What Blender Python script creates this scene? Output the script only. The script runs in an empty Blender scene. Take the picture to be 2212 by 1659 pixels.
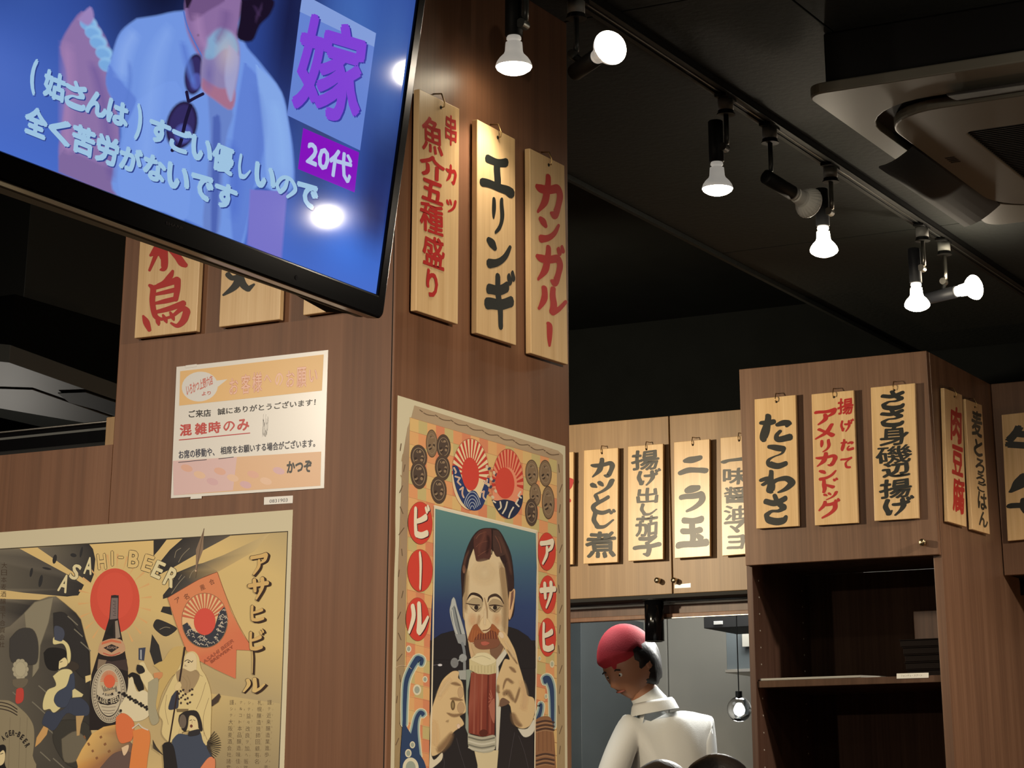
import bpy, bmesh, math, random
from mathutils import Vector, Matrix
from mathutils.geometry import tessellate_polygon
random.seed(7)
SC = bpy.context.scene
COL = SC.collection
V = Vector
# ------------------------------------------------------------------ camera
FPX, CX, CY, W, H = 4936.0, 1128.0, -5.0, 2212.0, 1659.0
CAM = V((0, 0, 1.1))
_a = V((-8500 - CX, 1808 - CY, FPX)).normalized()
_b = V((4000 - CX, 1808 - CY, FPX)).normalized()
XW = -_a
YW = (_b - XW * _b.dot(XW)).normalized()
ZW = XW.cross(YW)
cam = bpy.data.cameras.new('camera')
cam.sensor_width = 36; cam.sensor_fit = 'HORIZONTAL'
cam.lens = 36 * FPX / W
cam.shift_x = -(CX - W / 2) / W
cam.shift_y = (CY - H / 2) / W
cam.clip_start = 0.05; cam.clip_end = 60
camo = bpy.data.objects.new('camera', cam); COL.objects.link(camo)
camo.matrix_world = Matrix(((XW.x, -XW.y, -XW.z, CAM.x), (YW.x, -YW.y, -YW.z, CAM.y), (ZW.x, -ZW.y, -ZW.z, CAM.z), (0, 0, 0, 1)))
SC.camera = camo
# ------------------------------------------------------------------ world, view
wd = bpy.data.worlds.new('world'); SC.world = wd; wd.use_nodes = True
wd.node_tree.nodes['Background'].inputs[0].default_value = (1.0, 0.86, 0.7, 1)
wd.node_tree.nodes['Background'].inputs[1].default_value = 0.012
SC.view_settings.view_transform = 'Standard'; SC.view_settings.look = 'None'
SC.view_settings.exposure = 0.0; SC.view_settings.gamma = 1.0
SC.view_settings.use_curve_mapping = False
SC.cycles.transparent_max_bounces = 32
WARM = (1.0, 0.86, 0.68)
def lamp(name, loc, power, color=WARM, radius=0.03, aim=None, angle=120, blend=0.6, parent=None):
    d = bpy.data.lights.new(name, 'SPOT' if aim else 'POINT')
    d.energy = power; d.color = color; d.shadow_soft_size = radius
    o = bpy.data.objects.new(name, d); COL.objects.link(o); o.location = loc
    if aim:
        d.spot_size = math.radians(angle); d.spot_blend = blend
        o.rotation_euler = V(aim).to_track_quat('-Z', 'Y').to_euler()
    return o
# lamps of the dining room that hang outside the frame
lamp('ceiling_spot', (-1.9, -1.2, 2.30), 330, aim=(-0.35, 4.24, -1.25), angle=46, blend=1)
lamp('ceiling_spot', (-3.6, 0.3, 2.30), 75, aim=(0.16, 0.8, -0.45), angle=90, blend=1)
lamp('ceiling_spot', (0.6, 1.9, 2.25), 300, aim=(-2.48, 1.40, -1.12), angle=50, blend=1)
lamp('ceiling_spot', (-0.78, 3.608, 2.30), 2.2, radius=0.022)
lamp('ceiling_spot', (0.86, 5.888, 2.30), 3.5, radius=0.03)
# lamp aimed at the cupboards over the pass, hidden by the pillar
lamp('counter_spot', (-3.646, 4.943, 2.15), 115, color=(1, 0.82, 0.56), aim=(0.42, 0.9, -0.10), angle=95, radius=0.045)
# pendant by the right hand seats, with an added spot above
lamp('table_pendant', (-0.75, 5.9, 1.10), 9, color=(1, 0.62, 0.34), radius=0.06)
lamp('ceiling_spot', (-0.7, 5.6, 2.30), 100, aim=(-0.8, 0.40, -0.75), angle=75, blend=1)  # unseen spot, added to brighten the side of the tall unit
lamp('far_room_lamp', (-4.6, 5.2, 1.5), 7, color=(1, 0.93, 0.82), radius=0.08)  # added fill light, lifts the dim shapes beyond the low wall
lamp('kitchen_tube', (-3.4, 8.0, 2.2), 135, color=(1, 0.98, 0.92), radius=0.3)
lamp('kitchen_tube', (-3.75, 7.25, 2.1), 14, color=(0.95, 0.98, 0.96), radius=0.2)
# ------------------------------------------------------------------ projection on real planes
def ray(px, py):
    v = V(((px - CX) / FPX, (py - CY) / FPX, 1.0))
    return V((XW.dot(v), YW.dot(v), ZW.dot(v)))
class Plane:
    def __init__(s, p, n):
        s.p = V(p); s.n = V(n).normalized()
    def hit(s, px, py, off=0.0):
        r = ray(px, py); q = s.p + s.n * off
        return CAM + r * ((q - CAM).dot(s.n) / r.dot(s.n))
def PX(x): return Plane((x, 0, 0), (1, 0, 0))
def PY(y): return Plane((0, y, 0), (0, -1, 0))
def PZ(z): return Plane((0, 0, z), (0, 0, -1))
class Zm:      # a cropped and enlarged view of the photograph
    def __init__(s, x0, y0, k): s.x0, s.y0, s.k = x0, y0, k
    def __call__(s, x, y): return (s.x0 + x / s.k, s.y0 + y / s.k)
ID = Zm(0, 0, 1)
# ------------------------------------------------------------------ objects
ORG = {}
def tag(o, label=None, cat=None, group=None, kind=None):
    if label: o['label'] = label
    if cat: o['category'] = cat
    if group: o['group'] = group
    if kind: o['kind'] = kind
    return o
def thing(name, label, cat, loc, group=None):
    o = bpy.data.objects.new(name, None); COL.objects.link(o); o.location = loc
    o.empty_display_size = 0.05
    ORG[o.name] = V(loc)
    return tag(o, label, cat, group)
def obj(name, verts, faces, mat, parent=None, smooth=False, label=None, loc=None, mats=None):
    org = ORG[parent.name] if parent else V(loc) if loc is not None else V((0, 0, 0))
    me = bpy.data.meshes.new(name)
    me.from_pydata([tuple(V(v) - org) for v in verts], [], faces)
    me.materials.append(mat)
    if smooth:
        for p in me.polygons: p.use_smooth = True
    me.update()
    o = bpy.data.objects.new(name, me); COL.objects.link(o)
    if parent: o.parent = parent
    else: o.location = org
    if parent and parent.type == 'MESH': pass
    ORG[o.name] = org
    if label: o['label'] = label
    return o
def bevel(o, w=0.002, seg=2):
    m = o.modifiers.new('bevel', 'BEVEL'); m.width = w; m.segments = seg; m.limit_method = 'ANGLE'
    m.angle_limit = math.radians(40)
    return o
def box_vf(a, b):
    x0, y0, z0 = a; x1, y1, z1 = b
    v = [(x0, y0, z0), (x1, y0, z0), (x1, y1, z0), (x0, y1, z0), (x0, y0, z1), (x1, y0, z1), (x1, y1, z1), (x0, y1, z1)]
    f = [(0, 3, 2, 1), (4, 5, 6, 7), (0, 1, 5, 4), (1, 2, 6, 5), (2, 3, 7, 6), (3, 0, 4, 7)]
    return v, f
def merge(*vfs):
    v, f = [], []
    for a, b in vfs:
        n = len(v); v += [tuple(x) for x in a]; f += [tuple(i + n for i in q) for q in b]
    return v, f
def box(name, a, b, mat, parent=None, bw=0.0015, **k):
    v, f = box_vf(a, b)
    o = obj(name, v, f, mat, parent, **k)
    if bw: bevel(o, bw)
    return o
def struct(name, a, b, mat, bw=0):
    return tag(box(name, a, b, mat, None, bw), kind='structure')
def prism_vf(pts, d):            # pts: outline in 3D, d: extrusion vector
    n = len(pts); v = [V(p) for p in pts] + [V(p) + V(d) for p in pts]
    f = [tuple(range(n)), tuple(range(2 * n - 1, n - 1, -1))]
    f += [(i, i + n, (i + 1) % n + n, (i + 1) % n) for i in range(n)]
    return v, f
def frame_of(d):
    d = V(d).normalized(); u = d.orthogonal().normalized(); return d, u, d.cross(u)
def lathe_vf(o, d, prof, seg=24, cap=True):    # prof: (t along d, radius)
    d, u, w = frame_of(d); v = []; f = []; o = V(o)
    for t, r in prof:
        for k in range(seg):
            a = 2 * math.pi * k / seg
            v.append(o + d * t + (u * math.cos(a) + w * math.sin(a)) * r)
    for i in range(len(prof) - 1):
        for k in range(seg):
            a, b = i * seg + k, i * seg + (k + 1) % seg
            f.append((a, b, b + seg, a + seg))
    if cap:
        f.append(tuple(range(seg - 1, -1, -1))); n = (len(prof) - 1) * seg
        f.append(tuple(range(n, n + seg)))
    return v, f
def tube_vf(pts, r, seg=8):
    v, f = [], []
    for i, p in enumerate(pts):
        p = V(p)
        d = (V(pts[min(i + 1, len(pts) - 1)]) - V(pts[max(i - 1, 0)]))
        d, u, w = frame_of(d)
        if i and abs(u.dot(pu)) < 0.999:
            u = (pu - d * pu.dot(d)).normalized(); w = d.cross(u)
        pu = u
        for k in range(seg):
            a = 2 * math.pi * k / seg
            v.append(p + (u * math.cos(a) + w * math.sin(a)) * r)
    for i in range(len(pts) - 1):
        for k in range(seg):
            a, b = i * seg + k, i * seg + (k + 1) % seg
            f.append((a, b, b + seg, a + seg))
    f.append(tuple(range(seg - 1, -1, -1))); n = (len(pts) - 1) * seg
    f.append(tuple(range(n, n + seg)))
    return v, f
# ------------------------------------------------------------------ materials
def lin(c):
    c = c[:3]
    return tuple((x / 255 / 12.92 if x / 255 <= 0.04045 else ((x / 255 + 0.055) / 1.055) ** 2.4) for x in c)
def mat(name, col, rough=0.5, metal=0.0, spec=0.5, bump=0.0, bscale=200, var=0.0, coat=0.0):
    m = bpy.data.materials.new(name); m.use_nodes = True
    nt = m.node_tree; b = nt.nodes['Principled BSDF']
    c = lin(col)
    b.inputs['Base Color'].default_value = (*c, 1)
    b.inputs['Roughness'].default_value = rough; b.inputs['Metallic'].default_value = metal
    b.inputs['Specular IOR Level'].default_value = spec
    b.inputs['Coat Weight'].default_value = coat; b.inputs['Coat Roughness'].default_value = 0.15
    tc = nt.nodes.new('ShaderNodeTexCoord'); no = nt.nodes.new('ShaderNodeTexNoise')
    no.inputs['Scale'].default_value = bscale; no.inputs['Detail'].default_value = 4
    nt.links.new(tc.outputs['Object'], no.inputs['Vector'])
    if var:
        mx = nt.nodes.new('ShaderNodeMix'); mx.data_type = 'RGBA'; mx.blend_type = 'MIX'
        mx.inputs[6].default_value = (*[x * (1 - var) for x in c], 1)
        mx.inputs[7].default_value = (*[min(1, x * (1 + var)) for x in c], 1)
        nt.links.new(no.outputs['Fac'], mx.inputs[0]); nt.links.new(mx.outputs[2], b.inputs['Base Color'])
    if bump:
        bp = nt.nodes.new('ShaderNodeBump'); bp.inputs['Strength'].default_value = bump
        bp.inputs['Distance'].default_value = 0.002
        nt.links.new(no.outputs['Fac'], bp.inputs['Height']); nt.links.new(bp.outputs['Normal'], b.inputs['Normal'])
    return m
def wood(name, dark, mid, light, rough=0.42, scale=(22, 22, 0.9), fine=(160, 160, 3.0), mottled=0.35, spec=0.4, bump=0.08):
    m = bpy.data.materials.new(name); m.use_nodes = True
    nt = m.node_tree; N = nt.nodes; L = nt.links; b = N['Principled BSDF']
    b.inputs['Roughness'].default_value = rough; b.inputs['Specular IOR Level'].default_value = spec
    tc = N.new('ShaderNodeTexCoord')
    def noise(sc, det, dist=0.0):
        mp = N.new('ShaderNodeMapping'); mp.inputs['Scale'].default_value = sc
        no = N.new('ShaderNodeTexNoise'); no.inputs['Scale'].default_value = 1.0
        no.inputs['Detail'].default_value = det; no.inputs['Distortion'].default_value = dist
        L.new(tc.outputs['Object'], mp.inputs['Vector']); L.new(mp.outputs['Vector'], no.inputs['Vector'])
        return no
    a = noise(scale, 3, 0.4); f = noise(fine, 4); p = noise((3, 3, 1.4), 2)
    r = N.new('ShaderNodeValToRGB'); e = r.color_ramp.elements
    e[0].position = 0.3; e[0].color = (*lin(dark), 1); e[1].position = 0.72; e[1].color = (*lin(light), 1)
    k = e.new(0.5); k.color = (*lin(mid), 1)
    m1 = N.new('ShaderNodeMath'); m1.operation = 'MULTIPLY_ADD'; m1.inputs[1].default_value = 0.35
    L.new(f.outputs['Fac'], m1.inputs[0])
    m2 = N.new('ShaderNodeMath'); m2.operation = 'MULTIPLY'; m2.inputs[1].default_value = 0.65 - mottled * 0.3
    L.new(a.outputs['Fac'], m2.inputs[0]); L.new(m2.outputs[0], m1.inputs[2])
    m3 = N.new('ShaderNodeMath'); m3.operation = 'MULTIPLY_ADD'; m3.inputs[1].default_value = mottled * 0.3
    L.new(p.outputs['Fac'], m3.inputs[0]); L.new(m1.outputs[0], m3.inputs[2])
    L.new(m3.outputs[0], r.inputs['Fac']); L.new(r.outputs['Color'], b.inputs['Base Color'])
    bp = N.new('ShaderNodeBump'); bp.inputs['Strength'].default_value = bump; bp.inputs['Distance'].default_value = 0.001
    L.new(f.outputs['Fac'], bp.inputs['Height']); L.new(bp.outputs['Normal'], b.inputs['Normal'])
    return m
M = {}
M['walnut'] = wood('walnut_laminate', (98, 67, 48), (116, 80, 58), (132, 94, 70))
M['walnut_dark'] = wood('walnut_dark_laminate', (62, 42, 34), (84, 60, 50), (104, 78, 66))
M['cab'] = wood('cabinet_laminate', (124, 100, 72), (146, 118, 86), (166, 138, 104), mottled=0.6)
M['cab_side'] = wood('cabinet_side_laminate', (88, 64, 50), (108, 80, 62), (130, 100, 80))
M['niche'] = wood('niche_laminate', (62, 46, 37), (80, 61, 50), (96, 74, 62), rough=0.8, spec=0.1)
M['board'] = wood('sign_board', (196, 160, 112), (214, 180, 132), (228, 198, 152), rough=0.31, scale=(60, 60, 2), fine=(300, 300, 5), mottled=0.2, spec=0.5, bump=0.03)
M['board_edge'] = wood('sign_board_edge', (150, 118, 82), (172, 140, 102), (190, 158, 118), rough=0.6)
M['black'] = mat('matt_black', (17, 17, 17), 0.6, spec=0.25)
M['ceil'] = mat('black_painted_ceiling', (35, 37, 36), 0.75, spec=0.15, bump=0.5, bscale=60, var=0.25)
M['ceil_dark'] = mat('black_painted_void', (14, 16, 16), 0.8, spec=0.05, var=0.3, bscale=8)
M['gloss'] = mat('black_gloss_plastic', (8, 8, 10), 0.16, spec=0.35)
M['tvback'] = mat('dark_grey_plastic', (34, 35, 39), 0.5, spec=0.3)
M['metal'] = mat('brushed_metal', (190, 186, 178), 0.32, metal=1.0)
M['steel'] = mat('grey_steel_panel', (134, 132, 124), 0.5, spec=0.4, var=0.12, bscale=3)
M['steel_dark'] = mat('dark_steel_panel', (66, 72, 74), 0.4, var=0.2, bscale=5)
M['ac'] = mat('ac_housing', (106, 104, 94), 0.5, var=0.05, bscale=10)
M['ac_flap'] = mat('ac_flap_plastic', (62, 62, 62), 0.75, spec=0.2)
M['label'] = mat('silver_grey_label', (150, 150, 146), 0.5)
M['white'] = mat('white_plastic', (222, 222, 216), 0.45)
M['paper'] = mat('cream_paper', (212, 204, 176), 0.6)
M['film'] = mat('laminated_paper', (232, 230, 226), 0.22, spec=0.6)
M['knob'] = mat('brass_knob', (196, 176, 140), 0.25, metal=1.0)
M['hair'] = mat('black_hair', (22, 18, 17), 0.45, bump=0.6, bscale=120)
M['skin'] = mat('skin', (170, 120, 92), 0.5)
M['cloth'] = mat('white_cotton', (222, 224, 222), 0.85, bump=0.3, bscale=300)
M['bandana'] = mat('red_cotton', (176, 40, 52), 0.8, bump=0.3, bscale=200)
M['navy'] = mat('dark_blue_cloth', (36, 40, 54), 0.85)
M['floor'] = mat('dark_floor', (60, 48, 40), 0.5)
M['dowel'] = mat('white_cap', (200, 196, 186), 0.5)
M['tray'] = mat('black_lacquer_tray', (20, 13, 11), 0.45, spec=0.08)
def attr_mat(name, rough=0.55, spec=0.4, emit=None, coat=0.0, crough=0.1, bump=0):
    m = bpy.data.materials.new(name); m.use_nodes = True
    nt = m.node_tree; b = nt.nodes['Principled BSDF']
    a = nt.nodes.new('ShaderNodeAttribute'); a.attribute_name = 'Col'
    b.inputs['Roughness'].default_value = rough; b.inputs['Specular IOR Level'].default_value = spec
    b.inputs['Coat Weight'].default_value = coat; b.inputs['Coat Roughness'].default_value = crough
    if emit:
        b.inputs['Base Color'].default_value = (0.004, 0.004, 0.005, 1)
        nt.links.new(a.outputs['Color'], b.inputs['Emission Color']); b.inputs['Emission Strength'].default_value = emit
    else:
        nt.links.new(a.outputs['Color'], b.inputs['Base Color'])
    mx = nt.nodes.new('ShaderNodeMixShader'); tr = nt.nodes.new('ShaderNodeBsdfTransparent')
    nt.links.new(a.outputs['Alpha'], mx.inputs[0]); nt.links.new(tr.outputs[0], mx.inputs[1]); nt.links.new(b.outputs[0], mx.inputs[2])
    nt.links.new(mx.outputs[0], nt.nodes['Material Output'].inputs['Surface'])
    return m
M['print'] = attr_mat('printed_ink', 0.55, 0.35)
M['print_gloss'] = attr_mat('printed_ink_under_film', 0.3, 0.5)
M['paint'] = attr_mat('brush_paint', 0.36, 0.36)
M['screen'] = attr_mat('lit_screen', 0.06, 0.5, emit=0.85)
def emis(name, col, s):
    m = bpy.data.materials.new(name); m.use_nodes = True
    b = m.node_tree.nodes['Principled BSDF']
    b.inputs['Base Color'].default_value = (0.8, 0.8, 0.8, 1)
    b.inputs['Emission Color'].default_value = (*col, 1); b.inputs['Emission Strength'].default_value = s
    return m
M['bulb_white'] = emis('translucent_bulb_body', (1, 0.94, 0.84), 0.22)
M['lens'] = emis('lit_bulb_lens', (1, 0.86, 0.62), 26)
M['bulb_hot'] = emis('glowing_bulb_body', (1, 0.87, 0.62), 30)
M['globe_core'] = emis('globe_filament', (1, 0.97, 0.9), 12)
g = bpy.data.materials.new('clear_glass'); g.use_nodes = True
gb = g.node_tree.nodes['Principled BSDF']; gb.inputs['Transmission Weight'].default_value = 1.0
gb.inputs['Roughness'].default_value = 0.02; gb.inputs['IOR'].default_value = 1.3
M['glass'] = g
# ------------------------------------------------------------------ flat print (ink on real flat surfaces)
def catmull(pts, n=6):
    if len(pts) < 3:
        n = 3
    P = [pts[0]] + list(pts) + [pts[-1]]; out = []
    for i in range(1, len(P) - 2):
        for k in range(n):
            t = k / n
            out.append(tuple(0.5 * ((2 * P[i][j]) + (-P[i-1][j] + P[i+1][j]) * t + (2*P[i-1][j] - 5*P[i][j] + 4*P[i+1][j] - P[i+2][j]) * t * t + (-P[i-1][j] + 3*P[i][j] - 3*P[i+1][j] + P[i+2][j]) * t ** 3) for j in range(len(P[0]))))
    out.append(tuple(pts[-1])); return out
def ribbon(pts, n=6):            # pts (x, y, width): outline strip with round ends
    c = catmull(pts, n); v = []; f = []
    N = len(c)
    nor = []
    for i in range(N):
        a = c[max(0, i - 1)]; b = c[min(N - 1, i + 1)]
        dx, dy = b[0] - a[0], b[1] - a[1]; l = math.hypot(dx, dy) or 1
        nor.append((-dy / l, dx / l))
    for i in range(N):
        x, y, w = c[i]; nx, ny = nor[i]; h = w / 2
        v += [(x + nx * h, y + ny * h), (x - nx * h, y - ny * h)]
    f = [(2*i, 2*i+1, 2*i+3, 2*i+2) for i in range(N - 1)]
    for e, s in ((0, -1), (N - 1, 1)):
        x, y, w = c[e]; nx, ny = nor[e]; tx, ty = ny * s, -nx * s
        b0 = len(v); h = w / 2
        for k in range(1, 4):
            a = math.pi * k / 4
            v.append((x + nx * h * math.cos(a) + tx * h * math.sin(a) * 0.8, y + ny * h * math.cos(a) + ty * h * math.sin(a) * 0.8))
        f.append((2*e, b0, b0 + 1, b0 + 2, 2*e + 1))
    return v, f
def pieces(pts, n=6):
    """ribbon, cut where it would turn back over itself"""
    out = []; cur = [pts[0]]
    for i in range(1, len(pts)):
        cur.append(pts[i])
        if 0 < i < len(pts) - 1:
            ax, ay = pts[i][0] - pts[i-1][0], pts[i][1] - pts[i-1][1]; bx, by = pts[i+1][0] - pts[i][0], pts[i+1][1] - pts[i][1]
            c = (ax * bx + ay * by) / ((math.hypot(ax, ay) * math.hypot(bx, by)) or 1)
            if c < 0.25: out.append(ribbon(cur, n)); cur = [pts[i]]
    if len(cur) > 1: out.append(ribbon(cur, n))
    return out
_gl = {}
def glyph(s, bold=0.0):
    key = (s, bold)
    if key in _gl: return _gl[key]
    cu = bpy.data.curves.new('t', 'FONT'); cu.body = s; cu.resolution_u = 3 if len(s) < 3 else 2
    o = bpy.data.objects.new('t', cu); COL.objects.link(o)
    me = bpy.data.meshes.new_from_object(o.evaluated_get(bpy.context.evaluated_depsgraph_get()))
    vs = [(v.co.x, v.co.y) for v in me.vertices]; fs = [tuple(q.vertices) for q in me.polygons]
    bpy.data.objects.remove(o); bpy.data.curves.remove(cu); bpy.data.meshes.remove(me)
    if not vs: _gl[key] = []; return _gl[key]
    cp = [(vs, fs)]
    if bold:                       # heavier weight: the same outline laid down shifted round a small circle
        K = 6; cp = []
        for k in range(K):
            dx, dy = bold * math.cos(2 * math.pi * (k + .25) / K), bold * math.sin(2 * math.pi * (k + .25) / K)
            cp.append(([(x + dx, y + dy) for x, y in vs], fs))
    al = [v for c in cp for v in c[0]]
    x0 = min(v[0] for v in al); x1 = max(v[0] for v in al); y0 = min(v[1] for v in al); y1 = max(v[1] for v in al)
    _gl[key] = [([((v[0]-x0)/max(x1-x0, 1e-6), (y1-v[1])/max(y1-y0, 1e-6)) for v in c], f) for c, f in cp]
    return _gl[key]
class Print:
    """flat shapes laid on a plane; coordinates are read off enlarged views of the photograph"""
    def __init__(s, plane, z=ID, step=0.00002, gain=1.0, base=0.0003):
        step = 0.000016
        s.pl = plane; s.z = z; s.v = []; s.f = []; s.c = []; s.k = 0; s.step = step; s.gain = gain; s.base = base; s.bb = []
    def add(s, pts, faces, col, vcol=None):
        # each shape lies just above whatever ink it overlaps
        q = [s.z(*p) for p in pts]
        x0 = min(p[0] for p in q); x1 = max(p[0] for p in q); y0 = min(p[1] for p in q); y1 = max(p[1] for p in q)
        lay = 0
        for bx0, bx1, by0, by1, l in s.bb:
            if l >= lay and bx0 < x1 and bx1 > x0 and by0 < y1 and by1 > y0: lay = l + 1
        s.bb.append((x0, x1, y0, y1, lay))
        n = len(s.v); off = s.base + lay * s.step; s.k = max(s.k, lay)
        for p in q: s.v.append(s.pl.hit(*p, off))
        for f in faces:
            s.f.append(tuple(i + n for i in f))
            s.c.append([vcol[i] for i in f] if vcol else [col] * len(f))
    def poly(s, pts, col, smooth=False, cols=None):
        if smooth:
            pts = [p[:2] for p in catmull(list(pts) + [pts[0]], 4)][:-1]
        s._fill(pts, col, cols)
    def _fill(s, pts, col, cols=None):
        fe = s.fe
        if fe and len(pts) > 2:
            n = len(pts); ar = sum(pts[i][0] * pts[(i+1) % n][1] - pts[(i+1) % n][0] * pts[i][1] for i in range(n)); sg = 1 if ar > 0 else -1
            inn, out = [], []
            for i in range(n):
                a, b = pts[i-1], pts[(i+1) % n]; dx, dy = b[0] - a[0], b[1] - a[1]; l = math.hypot(dx, dy) or 1
                nx, ny = dy / l * sg, -dx / l * sg
                inn.append((pts[i][0] - nx * fe * .5, pts[i][1] - ny * fe * .5)); out.append((pts[i][0] + nx * fe * .5, pts[i][1] + ny * fe * .5))
            cc = cols or [col] * n
            tr = tessellate_polygon([[V((x, y, 0)) for x, y in inn]])
            s.add(inn + out, [tuple(t) for t in tr] + [(i, (i+1) % n, n + (i+1) % n, n + i) for i in range(n)], None, [tuple(c[:3]) + (1,) for c in cc] + [tuple(c[:3]) + (0,) for c in cc])
            return
        tr = tessellate_polygon([[V((x, y, 0)) for x, y in pts]])
        s.add(pts, [tuple(t) for t in tr], col, cols)
    def soft(s, pts, col, a=1.0):      # brush mark fading out to both sides; pts (x, y, width)
        c = catmull([tuple(p[:3]) for p in pts], 5); v, cl, f = [], [], []; N = len(c)
        for i in range(N):
            p, q = c[max(0, i-1)], c[min(N-1, i+1)]; dx, dy = q[0] - p[0], q[1] - p[1]; l = math.hypot(dx, dy) or 1
            x, y, w = c[i]; h = w * .8; e = a * min(1, (i + .001) / 2, (N - 1 - i + .001) / 2)
            v += [(x - dy/l*h, y + dx/l*h), (x, y), (x + dy/l*h, y - dx/l*h)]; cl += [tuple(col) + (0,), tuple(col) + (e,), tuple(col) + (0,)]
        for i in range(N - 1):
            for k in (0, 1): a0 = i * 3 + k; f.append((a0, a0 + 1, a0 + 4, a0 + 3))
        s.add(v, f, None, cl)
    def blob(s, cx, cy, rx, ry, col, a=1.0, rot=0, n=24):      # soft round patch
        c, si = math.cos(rot), math.sin(rot); pts = [(cx, cy)]
        for k in range(n):
            t = 2 * math.pi * k / n; x, y = rx * math.cos(t), ry * math.sin(t); pts.append((cx + x * c - y * si, cy + x * si + y * c))
        s.add(pts, [(0, k + 1, (k + 1) % n + 1) for k in range(n)], None, [tuple(col) + (a,)] + [tuple(col) + (0,)] * n)
    fe = 0
    def ell(s, cx, cy, rx, ry, col, rot=0, n=28, sk=0.0):
        c, si = math.cos(rot), math.sin(rot); pts = []
        for k in range(n):
            a = 2 * math.pi * k / n; x, y = rx * math.cos(a), ry * math.sin(a)
            pts.append((cx + x * c - y * si, cy + x * si + y * c + sk * x))
        s._fill(pts, col)
    def ring(s, cx, cy, rx, ry, w, col, a0=0, a1=360, sk=0.0):
        s.stroke([(cx + rx * math.cos(math.radians(a)), cy + ry * math.sin(math.radians(a)) + sk * rx * math.cos(math.radians(a)), w) for a in [a0 + (a1 - a0) * i / 14 for i in range(15)]], col, 2)
    def stroke(s, pts, col, n=6):
        for v, f in pieces([(p[0], p[1], p[2] * (s.kw * .85 if s.brush else 1)) for p in pts], n): s.add(v, f, col)
    def line(s, pts, w, col, n=4): s.stroke([(x, y, w) for x, y in pts], col, n)
    def text(s, t, quad, col, bold=0.0):      # quad: top-left, top-right, bottom-right, bottom-left of the ink
        a, b, c, d = quad
        for v, f in glyph(t, bold):
            s.add([tuple((a[i]*(1-x) + b[i]*x)*(1-y) + (d[i]*(1-x) + c[i]*x)*y for i in (0, 1)) for x, y in v], f, col)
    def chars(s, t, x0, y0, x1, y1, w, h, col, bold=0.0, rot=0.0, slope=0.0):   # each letter centred along a line
        n = len(t)
        for i, ch in enumerate(t):
            if ch == ' ': continue
            u = i / (n - 1) if n > 1 else 0.5
            s.char(ch, x0 + (x1 - x0) * u, y0 + (y1 - y0) * u, w, h, col, bold, rot, slope)
    def char(s, ch, cx, cy, w, h, col, bold=0.0, rot=0.0, slope=0.0, lean=0.0):
        if ch in KANA:
            sets = [([((x - 50) / 100, (y - 50) / 100) for x, y in a], f) for st in KANA[ch] for a, f in pieces([(q[0], q[1], q[2] * s.kw) for q in st])]
        else:
            sets = [([(x - .5, y - .5) for x, y in v], f) for v, f in glyph(ch, bold)]
        c, si = math.cos(rot), math.sin(rot)
        for v, f in sets:
            out = []
            for x, y in v:
                if s.brush:
                    x += 0.018 * math.sin(9 * y + 3 * x); y += 0.022 * math.sin(7 * x + 1.0)
                X, Y = x * w - lean * y * h, y * h
                out.append((cx + X * c - Y * si, cy + X * si + Y * c + slope * X))
            s.add(out, f, col)
    brush = False; kw = 1.0
    def build(s, name, mat, parent, label=None):
        o = obj(name, s.v, s.f, mat, parent, label=label)
        me = o.data
        at = me.color_attributes.new('Col', 'FLOAT_COLOR', 'CORNER')
        if len(me.polygons) == len(s.c):
            for p, cs in zip(me.polygons, s.c):
                for li, c in zip(p.loop_indices, cs):
                    l = lin(c); at.data[li].color = (l[0]*s.gain, l[1]*s.gain, l[2]*s.gain, c[3] if len(c) > 3 else 1)
        else:
            print('PRINT MISMATCH', name, len(me.polygons), len(s.c))
        return o
DK = [[(84, 2, 9), (92, 14, 11)], [(97, -4, 8), (104, 7, 10)]]
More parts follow.
